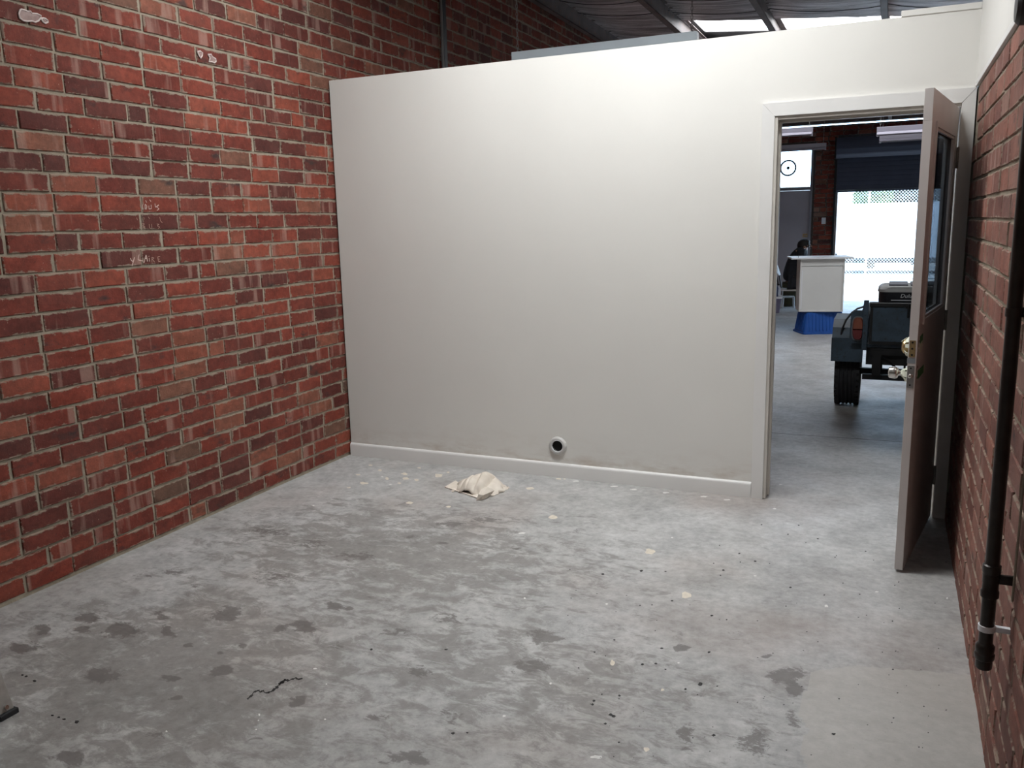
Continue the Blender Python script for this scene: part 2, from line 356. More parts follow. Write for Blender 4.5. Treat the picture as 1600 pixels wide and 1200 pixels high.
# paint drops and specks lying on the concrete
def splats(name, mat, lst, seed):
    r = random.Random(seed); mb = MB()
    for (px, py, rx, ry) in lst:
        c = hit(px, py, 2, 0); a = hit(px+rx, py, 2, 0)-c; b = hit(px, py+ry, 2, 0)-c; n = 11
        ring = []
        for k in range(n):
            q = 2*math.pi*k/n; s = r.uniform(.7, 1.2); ring.append(c+(a*math.cos(q)+b*math.sin(q))*s)
        mb.add([(v.x, v.y, .0006) for v in ring]+[(c.x, c.y, .0016)], [(k, (k+1) % n, n) for k in range(n)])
    return tag(mb.build(name, mat, floor), kind='stuff')
M_CREAM = plain('dried_cream_paint', (.66,.60,.50), .5, 0, .1, 40); M_SPECK = plain('dark_tar_specks', (.022,.02,.02), .7, 0, .3, 60); M_WSPK = plain('white_plaster_bits', (.7,.69,.66), .7, 0, .1, 60)
splats('paint_drop', M_CREAM, [(685,743,7,3),(632,740.5,5,2),(634,748,5,2),(650.6,750,4,1.7),(594,735,3,1.4),(604.7,747.6,3,2),(568,755,7,2),(829,763,7,2),(873,748.5,5,1.3),(864.5,808,7,3.2),
    (1015,862,8,5),(1072,930,9,5),(957,1036,4,5),(1010,1171,5,4),(579,727,3,1.2),(655,731,3,1),(545,762,3,1),(624,755,3,1.2),(701,792,4,1.4),(640,786,6,2),(882,748.5,2,1),(1035,1078,3,2),(560,742,4,1.2),(700,738,3,1)], 3)
splats('plaster_bit', M_WSPK, [(820,935,1.6,1.6),(788,1119,2.5,1.8),(931,1183,9,3),(508,1124,1.6,1.2),(405,1117,1.6,2),(404,1126,1.6,1.2),(400,1140,2,1.2),(260,1143,1.5,1.3),(597,745,2,1),(610,757,3,1),(490,790,2,.8),(816,833,6,1.5),
    (900,752,5,1),(960,760,6,1),(990,765,5,1),(1040,770,6,1),(1100,776,6,1.1),(1136,781,6,1),(730,724,4,.7),(762,733,3,.7),(1291,947,3,2),(1497,906,2.2,2),(1370,925,3,1),(1220,757,3,.8),(1210,795,3,1),(510,1069,1.5,1.2),(492,1045,3,1),(1050,840,2,1),(1180,900,2,1),(1480,935,1.6,1.5),(860,1068,2,1.4),(948,944,2,1.4),(1060,1036,2,1.2)], 4)
r_ = random.Random(8); sp = [(1094,1069,3.6,2.6),(1071,1077,2.5,1.5),(954,1117,3.5,2),(959,1119,3,2),(946,1131,2.8,1.6),(1115,1149,3.2,2),(1303,1147,3.5,1.6),(1002,892,2.6,1.6),(1130,891,2.6,1.2),(1180,877,2.2,1.2),(1025,1037,2.4,1.5),(1004,1038,2.4,1.5),
    (1108,1019,2.4,1.6),(1034,1013,2.6,1.3),(1112,962,2.6,1.2),(1235,918,2,1),(1050,939,2,1),(968,1087,2.2,1.5),(928,1095,2.5,2),(926,1101,2.5,2),(967,1160,2,1.5),(580,1015,2,1.6),(338,729,2,.8),(708,1146,3,2),(730,1145,2,1.2),(41,1057,2.6,1.6),(54,1064,3,1.8),(35,1055,2.4,1.2),(82,1118,2.4,1.3),(92,1121,2.6,1.3),(100,1124,3,1.4),(120,1128,3.5,2.4),(697,1015,3.4,1),
    (1288,930,1.6,.8),(1248,821,1.6,.8),(1231,835,1.8,.8),(1278,842,1.8,.9),(1190,820,1.6,.7),(1155,865,1.8,.9),(942,897,2.5,1.5),(1040,893,1.8,1),(1000,946,1.6,1),(960,1000,1.8,1),(904,1044,1.6,1),(929,1019,1.8,1.1),(1040,1046,2,1.2),(1395,1046,1.8,1.2),(1311,1092,1.5,1),(1396,1122,1.5,1)]
for k in range(90): sp.append((r_.uniform(880,1500), r_.uniform(840,1195), r_.uniform(.7,1.5), r_.uniform(.4,1)))
splats('speck', M_SPECK, sp, 5)
mb = MB(); ck = [hit(*q, 2, 0) for q in [(385,1094),(395,1082),(403,1079),(412,1082),(424,1080),(432,1076),(437,1070),(441,1067),(444,1062),(452,1063),(462,1060),(478,1061)]]
ck2 = []
for i in range(len(ck)-1):
    for t in (0, .25, .5, .75):
        p = ck[i].lerp(ck[i+1], t); ck2.append(p+Vector((r_.uniform(-.008,.008), r_.uniform(-.010,.010), 0)))
ck = ck2
for i in range(len(ck)-1):
    if i % 9 == 6: continue
    a, b = ck[i], ck[i+1]; n = Vector((-(b-a).y, (b-a).x, 0)).normalized()*(.0015+.0038*((i*7) % 3)/2)
    mb.add([(a.x-n.x, a.y-n.y, .0007), (b.x-n.x, b.y-n.y, .0007), (b.x+n.x, b.y+n.y, .0007), (a.x+n.x, a.y+n.y, .0007)], [(0,1,2,3)])
mb.build('crack', M_SPECK, floor)

# ---- bricks
def brick_shape(L, H, D, r, cut=.0035):
    """front face at local x=0 (outwards +x), length along y, height along z; returns verts, faces, edge values"""
    def ring(x, iy, iz, j):
        out = []
        for (sy, sz) in ((-1,-1),(-.33,-1),(.36,-1),(1,-1),(1,0),(1,1),(.3,1),(-.35,1),(-1,1),(-1,.05)):
            out.append((x+r.uniform(-j, j)*.4, sy*(L/2-iy)+r.uniform(-j, j), sz*(H/2-iz)+r.uniform(-j, j)))
        return out
    back = ring(-D, 0, 0, 0); side = ring(-cut, 0, 0, .0014); front = ring(0, .0035, .0035, .0012); mid = ring(r.uniform(-.0005,.0012), .02, .017, .0015)
    vs = back+side+front+mid; fs = []; n = 10
    for q in range(3):
        for k in range(n): fs.append((q*n+k, q*n+(k+1) % n, (q+1)*n+(k+1) % n, (q+1)*n+k))
    fs.append(tuple(range(3*n, 4*n)))
    return vs, fs, [1.0]*30+[0.0]*10
def bake(me, ed):
    a = me.attributes.new('edge', 'FLOAT', 'POINT'); a.data.foreach_set('value', ed)
BL, BH, CJ = .229, .0755, .086
def brick_wall(parent, mat, layout, place, limit, seed, zb):
    """layout: list of (centre along wall, z centre, length). place(c,z)->Matrix. The ones that show largest are objects, the rest one part"""
    r = random.Random(seed)
    shapes = {}
    def shape(L):
        key = round(L, 2)
        if key not in shapes:
            lst = []
            for k in range(10 if L > .2 else 3):
                vs, fs, ed = brick_shape(L, BH, .03, r); me = bpy.data.meshes.new('brick'); me.from_pydata(vs, [], fs); me.update(); bake(me, ed); me.materials.append(mat); lst.append((me, vs, fs, ed))
            shapes[key] = lst
        return shapes[key]
    items = []
    for (c, z, L) in layout:
        M = place(c, z) @ Matrix.Rotation(r.gauss(0, .003), 4, 'X') @ Matrix.Rotation(r.gauss(0, .004), 4, 'Z') @ Matrix.Translation((r.gauss(0, .0011), r.uniform(-.002,.002), r.uniform(-.0015,.0015)))
        P = [pix(M @ Vector((0, sy*L/2, sz*BH/2))) for sy, sz in ((-1,-1),(1,-1),(1,1),(-1,1))]
        a = 0
        if min(q[2] for q in P) > .3:
            ins = [q for q in P if -20 < q[0] < 1620 and -20 < q[1] < 1220]
            if ins: a = abs(sum(P[i][0]*P[(i+1) % 4][1]-P[(i+1) % 4][0]*P[i][1] for i in range(4))/2)*len(ins)/4
            mid = M @ Vector((0,0,0))
            if a and not zb(mid): a = 0
        items.append((a, M, L))
    items.sort(key=lambda t: -t[0])
    MBr = MB(); ED = []; cnt = 0
    for (a, M, L) in items:
        me, vs, fs, ed = r.choice(shape(L))
        if a > 0 and cnt < limit:
            o = bpy.data.objects.new('brick', me); COL.objects.link(o); o.parent = parent; o.matrix_local = M; cnt += 1
        else:
            MBr.add([M @ Vector(v) for v in vs], fs); ED += ed
    if MBr.v:
        me = bpy.data.meshes.new('brickwork'); me.from_pydata(MBr.v, [], MBr.f); me.update(); bake(me, ED); me.materials.append(mat)
        o = bpy.data.objects.new('brickwork', me); COL.objects.link(o); o.parent = parent; tag(o, kind='stuff')
def courses(c0, c1, z0, n, r, first=.0):
    out = []
    for k in range(n):
        z = z0+k*CJ+CJ/2
        off = first+(0 if k % 2 else .12)+r.uniform(-.02, .02)
        y = c0-.24+off % .24
        while y < c1:
            L = BL
            jit = r.uniform(-.004,.004)
            if r.random() < .05 and L > .2:                      # a half bat here and there
                L = .109
            a, b = y, y+L
            if a >= c0-.13 and b <= c1+.13: out.append(((a+b)/2+jit, z, L))
            y += L+.011
    return out
ROOF = lambda y, x=2.14: 3.575-.090*(x-2.14)-.008*(y-4.0)          # underside of the sarking, falling to the right
Z0 = .014
# left wall: faces +x
mb = MB(); mb.box((-.25, YB-.1, -.05), (-.0062, YF+.1, 3.9)); wall_left = mb.build('wall_left', M_MORT)
tag(wall_left, 'rough red brick wall with pale mortar joints, long left side', 'wall', kind='structure')
lay = courses(YB, YF, Z0, 44, random.Random(5), .118)
brick_wall(wall_left, M_BRICK, lay, lambda c, z: Matrix.Translation((0, c, z)), 300, 21, lambda m: m.y < -.02 or m.z > 2.5)
# right wall: faces -x
mb = MB(); mb.box((W+.0055, YB-.1, -.05), (W+.11, .10, 2.135)); wall_right = mb.build('wall_right', M_MORT)
tag(wall_right, 'pinkish brick wall beside the open door, paler with painted-in sheen', 'wall', kind='structure')
lay = courses(YB, -.0, -.022, 25, random.Random(9), .05)
lay = [t for t in lay if t[0]+t[2]/2 < .01]
brick_wall(wall_right, M_BRICK_R, lay, lambda c, z: Matrix.Translation((W, c, z)) @ Matrix.Rotation(math.pi, 4, 'Z'), 300, 33, lambda m: True)
mb = MB(); mb.box((W-.004, YB, 2.163), (W+.11, .0, 4.0)); up = mb.build('upper_lining', M_WALL, wall_right)
mb = MB(); mb.box((W-.008, YB, 2.136), (W+.11, .0, 2.161), bev=.002); mb.build('lining_trim', M_TRIM, wall_right)

# ---- partition
H = 2.484; XL, XD = 2.783, 3.634        # door opening between linings' outer faces
mb = MB()
poly = [(.012, .0), (XL-.006, .0), (XL-.006, 2.072), (W-.001, 2.072), (W-.001, H), (.012, H)]
mb.prism(poly, 0.0, PT, lambda a, b, h: Vector((a, h, b)))
wall_p = mb.build('wall_partition', M_WALL); tag(wall_p, 'cream painted partition wall stopping short of the roof', 'wall', kind='structure')
mb = MB(); mb.box((3.35, -.004, H), (W-.004, .03, H+.028), bev=.002); mb.build('top_batten', M_WALL, wall_p)
mb = MB(); mb.box((XD+.006, .001, 0), (W-.001, PT-.001, 2.07)); mb.build('stud_infill', M_JAMB, wall_p)
# skirting, with rounded top
prof = [(0, 0), (-.016, 0), (-.016, .072), (-.0145, .080), (-.010, .086), (-.004, .089), (0, .0895)]
mb = MB(); mb.prism(prof, .012, 2.7165, lambda a, b, h: Vector((h, a, b)))
bb = mb.build('baseboard_partition', M_TRIM, smooth=30); tag(bb, 'white skirting board along the foot of the partition', 'skirting', kind='structure')
# door lining + casings
def casing(poly, h0=-.018, h1=-.0005):
    m = MB(); m.prism(poly, h0, h1, lambda a, b, h: Vector((a, h, b))); return m
fr = empty('trim_1', (XL, 0, 0), 0, 'white painted door frame around the open doorway', 'door frame', kind='structure')
def under(o, par):
    o.parent = par; o.matrix_parent_inverse = Matrix.Translation(par.location).inverted(); return o
CO = 2.7185; CH = 2.132
o = casing([(CO, .0), (XL-.002, .0), (XL-.002, 2.066), (CO, CH)]).build('casing', M_TRIM); under(o, fr)
o = casing([(CO+.0007, CH), (XL-.0012, 2.0663), (XD+.002, 2.0663), (W-.0015, CH)]).build('casing', M_TRIM); under(o, fr)
o = casing([(XD+.003, .0), (W-.002, .0), (W-.002, CH-.002), (XD+.003, 2.064)]).build('casing', M_TRIM); under(o, fr)
for x0, x1 in ((CO, XL-.002), (XD+.003, W-.002)):
    o = casing([(x0, 0), (x1, 0), (x1, 2.1), (x0, 2.1)], PT+.0005, PT+.018).build('casing', M_TRIM); under(o, fr)
o = casing([(CO, 2.1), (W-.002, 2.1), (W-.002, 2.16), (CO, 2.16)], PT+.0005, PT+.018).build('casing', M_TRIM); under(o, fr)
for a, b in (((XL-.005, -.012, .004), (XL+.014, PT+.01, 2.062)), ((XD+.0005, -.004, .004), (XD+.0055, PT+.01, 2.062))):
    m = MB(); m.box(a, b, bev=.0015); under(m.build('jamb', M_JAMB), fr)
m = MB(); m.box((XL-.004, -.008, 2.048), (XD+.004, PT+.01, 2.067), bev=.0015); under(m.build('head', M_JAMB), fr)
m = MB(); m.box((XL+.014, .042, .012), (XL+.026, .075, 2.047), bev=.001); under(m.build('door_stop', M_JAMB), fr)
m = MB(); m.box((XL+.026, .042, 2.036), (XD-.026, .075, 2.048), bev=.001); under(m.build('door_stop', M_JAMB), fr)
m = MB(); m.box((XL+.0142, .004, .97), (XL+.0152, .03, 1.03)); under(m.build('strike_plate', M_STEEL), fr)

# ---- the open door
dA = math.radians(180+80.4)
door = empty('door_1', (XD-.006, -.024, .012), dA, 'half glazed door standing open against the right brick wall', 'door', kind='structure')
DW, DH, DT = .822, 2.03, .034
u0, u1, q0, q1 = .12, .72, 1.085, 1.905         # glazed opening
def leafbox(a, b, name, mat=M_DOOR, bev=.0015):
    m = MB(); m.box(a, b, bev=bev); return m.build(name, mat, door)
leafbox((.002, -DT, 0), (DW, 0, q0), 'door_panel')
leafbox((.002, -DT, q1), (DW, 0, DH), 'top_rail')
leafbox((.002, -DT, q0), (u0, 0, q1), 'hinge_stile', bev=0)
leafbox((u1, -DT, q0), (DW, 0, q1), 'lock_stile', bev=0)
for side in (0, 1):                                 # mitred glazing bead on both faces, stepped
    y0, s = ((0, 1) if side == 0 else (-DT, -1))
    for k, (a, b, h0, h1) in enumerate(((-.006, .016, .0, .007), (.014, .028, -.008, .002))):
        m = MB()
        o4 = [(u0+a, q0+a), (u1-a, q0+a), (u1-a, q1-a), (u0+a, q1-a)]; i4 = [(u0+b, q0+b), (u1-b, q0+b), (u1-b, q1-b), (u0+b, q1-b)]
        for i in range(4):
            j = (i+1) % 4; pl = [o4[i], o4[j], i4[j], i4[i]]
            m.prism(pl, y0+s*h0, y0+s*h1, lambda A, B, hh: Vector((A, hh, B)))
        m.build('glazing_bead', M_DOOR, door)
m = MB(); m.box((u0+.012, -.012, q0+.012), (u1-.012, -.008, q1-.012)); m.build('glass_pane', M_GLASS, door)
for z in (.22, 1.02, 1.80):                          # butt hinges
    m = MB(); m.tube([(.004, .006, z-.05), (.004, .006, z+.05)], .006, 10); m.box((.0005, -.03, z-.05), (.002, .002, z+.05)); m.build('hinge', M_STEEL, door)
# lock edge furniture
zl, zk = .985, .868
m = MB(); m.box((DW-.0005, -.0305, zl-.035), (DW+.0015, -.0065, zl+.035), bev=.0006); dl = m.build('deadbolt_plate', M_BRASS, door)
m = MB()
for z in (-.026, 0, .026): m.lathe([(.0, .0022), (.0042, .0022), (.0042, .0010)], (DW, -.0185, zl+z), 'x', 10)
m.build('screw', M_DARKH, dl)
m = MB(); m.box((DW-.0005, -.0325, zk-.05), (DW+.0015, -.006, zk+.045), bev=.0008); kp = m.build('latch_plate', M_STEEL, door)
m = MB(); m.lathe([(0, .012), (.006, .011), (.010, .006), (.011, 0)], (DW, -.019, zk), 'x', 16); m.build('latch_bolt', M_CHROME, kp)
m = MB()
for z in (-.038, .034): m.lathe([(.0, .0026), (.0036, .0024), (.0036, .0010)], (DW, -.019, zk+z), 'x', 10)
m.build('screw', M_DARKH, kp)
m = MB(); m.box((DW-.0002, -.036, zl-.062), (DW+.0006, -.004, zl-.040)); m.build('bare_patch', plain('bare_grey_undercoat', (.24,.27,.29), .6), door)
# far-face hardware: taped deadbolt rose, round knob on a taped neck
kx = DW-.062
m = MB(); m.lathe([(0, -.034), (.020, -.033), (.030, -.026), (.033, -.014), (.034, 0)], (kx, -DT, zl), 'y', 20); m.build('deadbolt_cylinder', M_BRASS, door, smooth=40)
def tape_wrap(c, r0, dep, seed, name='masking_tape'):
    r = random.Random(seed); m = MB()
    for k in range(9):
        q = 2*math.pi*k/9+r.uniform(-.2,.2); rr = r0*r.uniform(.85, 1.25); wv = .011*r.uniform(.7, 1.4)
        d = Vector((math.cos(q), 0, math.sin(q))); t = Vector((-d.z, 0, d.x)); y1 = c[1]-dep*r.uniform(.5, 1.0)
        pts = [Vector(c)+d*rr*1.15, Vector(c)+d*rr*1.02+Vector((0, y1-c[1], 0))*.6, Vector(c)+d*rr*.55+Vector((0, y1-c[1], 0))*1.1]
        vs = []
        for i, p in enumerate(pts):
            for sgn in (-1, 1):
                for th in (0, .0012): vs.append(p+t*wv*sgn*(1-.15*i)+d*th-Vector((0, th, 0)))
        fs = []
        for i in range(2):
            b0 = i*4; fs += [(b0, b0+2, b0+6, b0+4), (b0+1, b0+5, b0+7, b0+3), (b0, b0+4, b0+5, b0+1), (b0+2, b0+3, b0+7, b0+6)]
        fs += [(0,1,3,2), (8,10,11,9)]
        m.add(vs, fs)
    return m.build(name, M_TAPE, door)
tape_wrap((kx, -DT, zl), .033, .034, 2)
m = MB(); m.lathe([(0, -.080), (.021, -.080), (.0250, -.076), (.0265, -.054), (.0235, -.046), (.013, -.042), (.011, -.036), (.011, -.012), (.024, -.008), (.028, 0)], (kx, -DT, zk), 'y', 24); m.build('door_knob', M_CHROME, door, smooth=40)
tape_wrap((kx, -DT, zk), .026, .022, 5); tape_wrap((kx, -DT-.016, zk), .013, .016, 6)
# near-face: leftover tape where the hardware came off
m = MB(); m.prism([(DW-.10, zl-.028), (DW-.045, zl-.020), (DW-.02, zl+.004), (DW-.05, zl+.018), (DW-.075, zl+.012), (DW-.115, zl+.022), (DW-.12, zl-.006)], .0004, .0025, lambda A, B, hh: Vector((A, hh, B))); m.build('masking_tape', M_TAPE, door)
m = MB(); m.prism([(DW-.135, zl+.008), (DW-.06, zl+.016), (DW-.055, zl+.046), (DW-.13, zl+.052)], .0002, .0012, lambda A, B, hh: Vector((A, hh, B))); m.build('masking_tape', M_TAPEG, door)
m = MB(); m.prism([(DW-.20, zk-.014), (DW-.06, zk-.020), (DW-.05, zk+.016), (DW-.205, zk+.020)], .0004, .0030, lambda A, B, hh: Vector((A, hh, B))); gt = m.build('masking_tape', M_TAPEG, door)
m = MB(); m.prism([(DW-.225, zk-.012), (DW-.20, zk-.014), (DW-.205, zk+.020), (DW-.232, zk+.006)], .0004, .0034, lambda A, B, hh: Vector((A, hh, B))); m.build('torn_end', M_TAPE, gt)
m = MB()
for (a, z) in ((.036, zl+.028), (.04, zk+.035), (.042, zk-.012)): m.lathe([(0, .0012), (.0055, .0010), (.006, .0003)], (DW-a, 0, z), 'y', 10)
m.build('screw_hole', M_DARKH, door)

# ---- round pipe outlet in the partition
vent = empty('wall_outlet', (1.551, 0, .200), 0, 'round grey pipe flange with dark hole low on the cream partition', 'pipe outlet')
m = MB(); m.lathe([(.033, .0), (.033, -.012), (.036, -.0165), (.044, -.0175), (.050, -.015), (.0555, -.010), (.057, -.0005)], (0,0,0), 'y', 40); m.build('flange', M_TRIMG, vent, smooth=50)
m = MB(); m.lathe([(.033, -.013), (.033, -.0012), (0, -.0011)], (0,0,0), 'y', 32); m.build('bore', M_DARKH, vent)
m = MB(); m.lathe([(.0335, -.0125), (.0365, -.0178), (.038, -.0165)], (0,0,0), 'y', 40); m.build('inner_lip', M_WHITE, vent, smooth=60)

# ---- far wall with transom, door, roller opening
DX0, DX1 = .98, 1.915                 # far door
RX0, RX1, RZ = 2.36, 5.30, 2.02       # roller door opening, curtain foot
ROLL_TOP = 2.60
ZT = 3.205                            # top of the far wall (open slit under the eaves)
mb = MB()
for a, b in (((-.1, YF, -.05), (DX0, YF+.22, ZT)), ((DX1, YF, -.05), (RX0, YF+.22, ZT)), ((RX1, YF, -.05), (XR+.2, YF+.22, ZT)), ((DX0, YF, 2.87), (DX1, YF+.22, ZT)), ((RX0, YF, 2.95), (RX1, YF+.22, ZT))): mb.box(a, b)
wall_far = mb.build('wall_far', plain('dark_mortar', (.075,.062,.055), .95, 0, .2, 20)); tag(wall_far, 'dark brick end wall of the workshop around the roller doorway', 'wall', kind='structure')
lay = []
r5 = random.Random(51)
for t in courses(-.1, XR, .0, 37, r5):
    a, b = t[0]-t[2]/2, t[0]+t[2]/2
    if any(b > p0 and a < p1 and t[1]+.04 > q0_ and t[1]-.04 < q1_ for p0, p1, q0_, q1_ in ((DX0-.03, DX1+.03, 0, 2.9), (RX0-.02, RX1+.02, 0, 2.98))): 
        # cut bricks at the pier
        for lo, hi in ((DX1+.035, RX0-.025),):
            aa, bb_ = max(a, lo), min(b, hi)
            if bb_-aa > .06: lay.append(((aa+bb_)/2, t[1], round(bb_-aa-.004, 2)))
        continue
    lay.append(t)
brick_wall(wall_far, M_BRICK, lay, lambda c, z: Matrix.Translation((c, YF-.006, z)) @ Matrix.Rotation(-math.pi/2, 4, 'Z'), 0, 52, lambda m: True)
mb = MB(); mb.box((-.1, YF+.0, 3.24), (XR+.2, YF+.16, 3.62)); mb.build('eaves_fascia', M_BEAM, wall_far)
M_LAV = plain('pale_lavender_door_paint', (.40,.385,.43), .45, 0, .04, 3)
d2 = empty('door_2', (DX0, YF, 0), 0, 'pale flush door beside the brick pier at the far end', 'door', kind='structure')
m = MB(); m.box((DX0+.04, YF+.03, .01), (DX1-.045, YF+.07, 2.045), bev=.003); under(m.build('door_leaf', M_LAV), d2)
m = MB(); m.box((DX0, YF-.01, 0), (DX0+.038, YF+.1, 2.88)); m.box((DX1-.042, YF-.012, 0), (DX1, YF+.1, 2.88)); m.box((DX0+.038, YF-.008, 2.05), (DX1-.042, YF+.1, 2.10)); m.box((DX0+.038, YF-.008, 2.845), (DX1-.042, YF+.1, 2.88)); under(m.build('door_frame', plain('grey_frame_paint', (.24,.24,.27), .5)), d2)
m = MB(); m.box((DX1-.145, YF+.012, 1.17), (DX1-.06, YF+.03, 1.235), bev=.003); lk = under(m.build('lock_case', M_BRASS), d2)
m = MB(); m.tube([(DX1-.075, YF+.012, 1.2), (DX1-.075, YF-.03, 1.2), (DX1-.12, YF-.03, 1.2)], .008, 8); under(m.build('lever_handle', M_STEEL), d2)
w1 = empty('window_1', (DX0, YF, 2.1), 0, 'bright transom window above the far flush door', 'window', kind='structure')
m = MB(); m.box((DX0+.04, YF+.06, 2.102), (DX1-.044, YF+.066, 2.843)); under(m.build('pane', M_GLASS2), w1)
m = MB(); m.box((DX0+.038, YF+.03, 2.100), (DX1-.042, YF+.055, 2.112)); under(m.build('sill_bead', M_WHITE), w1)
rc = hit(1231.5, 262.5, 1, YF-.03)
clk = empty('wall_clock', (rc.x, YF-.03, rc.z), 0, 'round thin-rimmed clock hanging against the bright transom window', 'clock')
m = MB(); m.lathe([(.122, .012), (.150, .012), (.154, 0), (.150, -.016), (.122, -.014)], (0,0,0), 'y', 40, True); m.build('rim', M_BLACK, clk, smooth=40)
m = MB(); m.lathe([(0, -.01), (.030, -.01), (.030, .004), (0, .004)], (0,0,0), 'y', 16); m.build('hub', M_BLACK, clk)
m = MB(); m.box((-.006, -.006, -.05), (.006, -.002, .0)); m.build('clock_hand', M_BLACK, clk)
m = MB(); m.tube([(0, 0, .149), (0, .03, .35)], .002, 6); m.build('hanging_wire', M_BLACK, clk)
s = hit(1287, 345, 1, YF-.012)
sw = empty('light_switch', (s.x, YF-.012, s.z), 0, 'small white switch plate on the far brick pier', 'switch')
m = MB(); m.box((-.037, -.008, -.06), (.037, .002, .06), bev=.003); m.build('plate', M_WHITE, sw)
m = MB(); m.box((-.009, -.012, -.016), (.009, -.007, .016), bev=.001); m.build('rocker', M_WHITE, sw)
# roller door
M_CURT = plain('slate_roller_paint', (.075,.083,.115), .6, 0, .06, 5, spec=.2)
d3 = empty('door_3', (RX0, YF, 0), 0, 'dark slate roller door rolled most of the way up', 'roller door', kind='structure')
z = RZ; k = 0
while z < ROLL_TOP:
    m = MB(); prof = [(0, z), (-.004, z+.004), (-.006, z+.02), (-.007, z+.0415), (-.006, z+.063), (-.004, z+.079), (0, z+.0825), (.004, z+.0825), (.004, z)]
    m.prism(prof, RX0-.03, RX1+.03, lambda a, b, h: Vector((h, YF-.03+a, b))); under(m.build('curtain_slat', M_CURT, smooth=25), d3); z += .0822; k += 1
m = MB(); m.box((RX0-.03, YF-.055, RZ-.035), (RX1+.03, YF-.012, RZ-.001), bev=.004); under(m.build('bottom_rail', M_CURT), d3)
m = MB(); rr = []
n = 40
for i in range(n):
    q = 2*math.pi*i/n; R0 = .185+(.004 if i % 4 < 2 else -.003); rr.append((R0*math.cos(q), R0*math.sin(q)))
m.prism(rr, RX0-.03, RX1+.03, lambda a, b, h: Vector((h, YF-.22+a, ROLL_TOP+.17+b))); under(m.build('drum', M_CURT, smooth=20), d3)
for x in (RX0-.045, RX1+.045):
    m = MB(); m.box((x-.02, YF-.055, 0), (x+.02, YF+.0, ROLL_TOP+.02)); under(m.build('guide_rail', M_FRAME), d3)
    m = MB(); m.box((x-.012, YF-.40, ROLL_TOP-.02), (x+.012, YF-.005, ROLL_TOP+.36)); under(m.build('drum_bracket', M_FRAME), d3)

# ---- remaining shell: workshop right side, wall behind the camera
M_BLK = plain('old_whitewash', (.42,.40,.37), .8, 0, .15, 2, .2)
mb = MB(); mb.box((XR, -.1, -.05), (XR+.2, YF+.3, 4)); t = mb.build('wall_side', M_BLK); tag(t, 'whitewashed right side wall of the workshop', 'wall', kind='structure')
mb = MB(); mb.box((W+.11, -.12, -.05), (XR+.2, -.0, 4)); t = mb.build('wall_return', M_BLK); tag(t, 'whitewashed cross wall behind the right brick wall', 'wall', kind='structure')
mb = MB(); mb.box((-.25, YB-.2, -.05), (W+.2, YB, 4)); t = mb.build('wall_behind', M_BLK); tag(t, 'whitewashed wall at the near end of the room', 'wall', kind='structure')
mb = MB(); mb.box((W+.112, YB-.2, 2.0), (W+.2, -.12, 4)); t = mb.build('wall_outer', M_BLK); tag(t, 'outer lining above the right brick wall', 'wall', kind='structure')

# ---- roof: purlins running away from the camera, sagging sarking, roof lights and an added fill strip
BX = [-.80, .194, 1.183, 2.145, 3.19, 4.2, 5.2, 6.2, 7.2]
ceil = empty('ceiling', (0, 0, 3.6), 0, 'dark sagging foil roof lining on steel purlins', 'ceiling', kind='structure')
SKYS = [(-1.30, -.85, SKY_A, .92, 3.22, (.965, .99, 1.0)), (4.92, 5.92, SKY_B, 1.19, 6.08, (.95, .97, 1.0)), (-4.6, -3.9, SKY_FILL, .50, 3.16, (.97, .99, 1.0))]  # third strip is the added fill behind the camera
def foil(x0, x1, y0, y1, ragged=False):
    nx = 9; ny = max(3, int((y1-y0)/.03)); vs = []; fs = []
    for j in range(ny+1):
        y = y0+(y1-y0)*j/ny
        for i in range(nx):
            t = i/(nx-1); x = x0+(x1-x0)*t
            sag = .035*4*t*(1-t)*(1.0 if not ragged else .25+.75*min(1, min(y-y0, y1-y)/.8))
            nz = mnoise.noise(Vector((x*1.3, y*7.0, 3.1)))*.016*(.25+4*t*(1-t)*.75)+mnoise.noise(Vector((x*5, y*15, 7.7)))*.006
            yy = y
            if ragged and j in (0, ny): yy += mnoise.noise(Vector((x*9, y, 1.0)))*.07; sag += .012*abs(mnoise.noise(Vector((x*6, y, 5.0))))
            vs.append((x, yy, ROOF(y, x)+.012-sag+nz))
    for j in range(ny):
        for i in range(nx-1):
            a = j*nx+i; fs.append((a, a+1, a+nx+1, a+nx))
    m = MB(); m.add(vs, fs); o = m.build('sarking', M_FOIL, None, smooth=80); under(o, ceil); return o
for b in range(len(BX)-1):
    xa, xb = BX[b]+.0, BX[b+1]+.0
    cuts = sorted([(s[0], s[1]) for s in SKYS if s[3]-.3 < (xa+xb)/2 < s[4]])
    y = YB-.1
    for c0, c1 in cuts: foil(xa, xb, y, c0, True); y = c1
    foil(xa, xb, y, YF+.02, bool(cuts))
for bx in BX[1:-1]:
    m = MB(); ya, yb = YB-.1, YF+.01
    for (x0, x1, h0, h1) in ((-.03, .03, -.175, -.168), (-.03, -.024, -.175, .02), (-.03, .03, .013, .02), (.024, .03, -.175, -.155)):
        vs = []
        for yq in (ya, yb):
            zq = ROOF(yq, bx)
            vs += [(bx+x0, yq, zq+h0), (bx+x1, yq, zq+h0), (bx+x1, yq, zq+h1), (bx+x0, yq, zq+h1)]
        m.add(vs, [(0,3,2,1), (4,5,6,7), (0,1,5,4), (1,2,6,5), (2,3,7,6), (3,0,4,7)])
    under(m.build('purlin', M_BEAM), ceil)
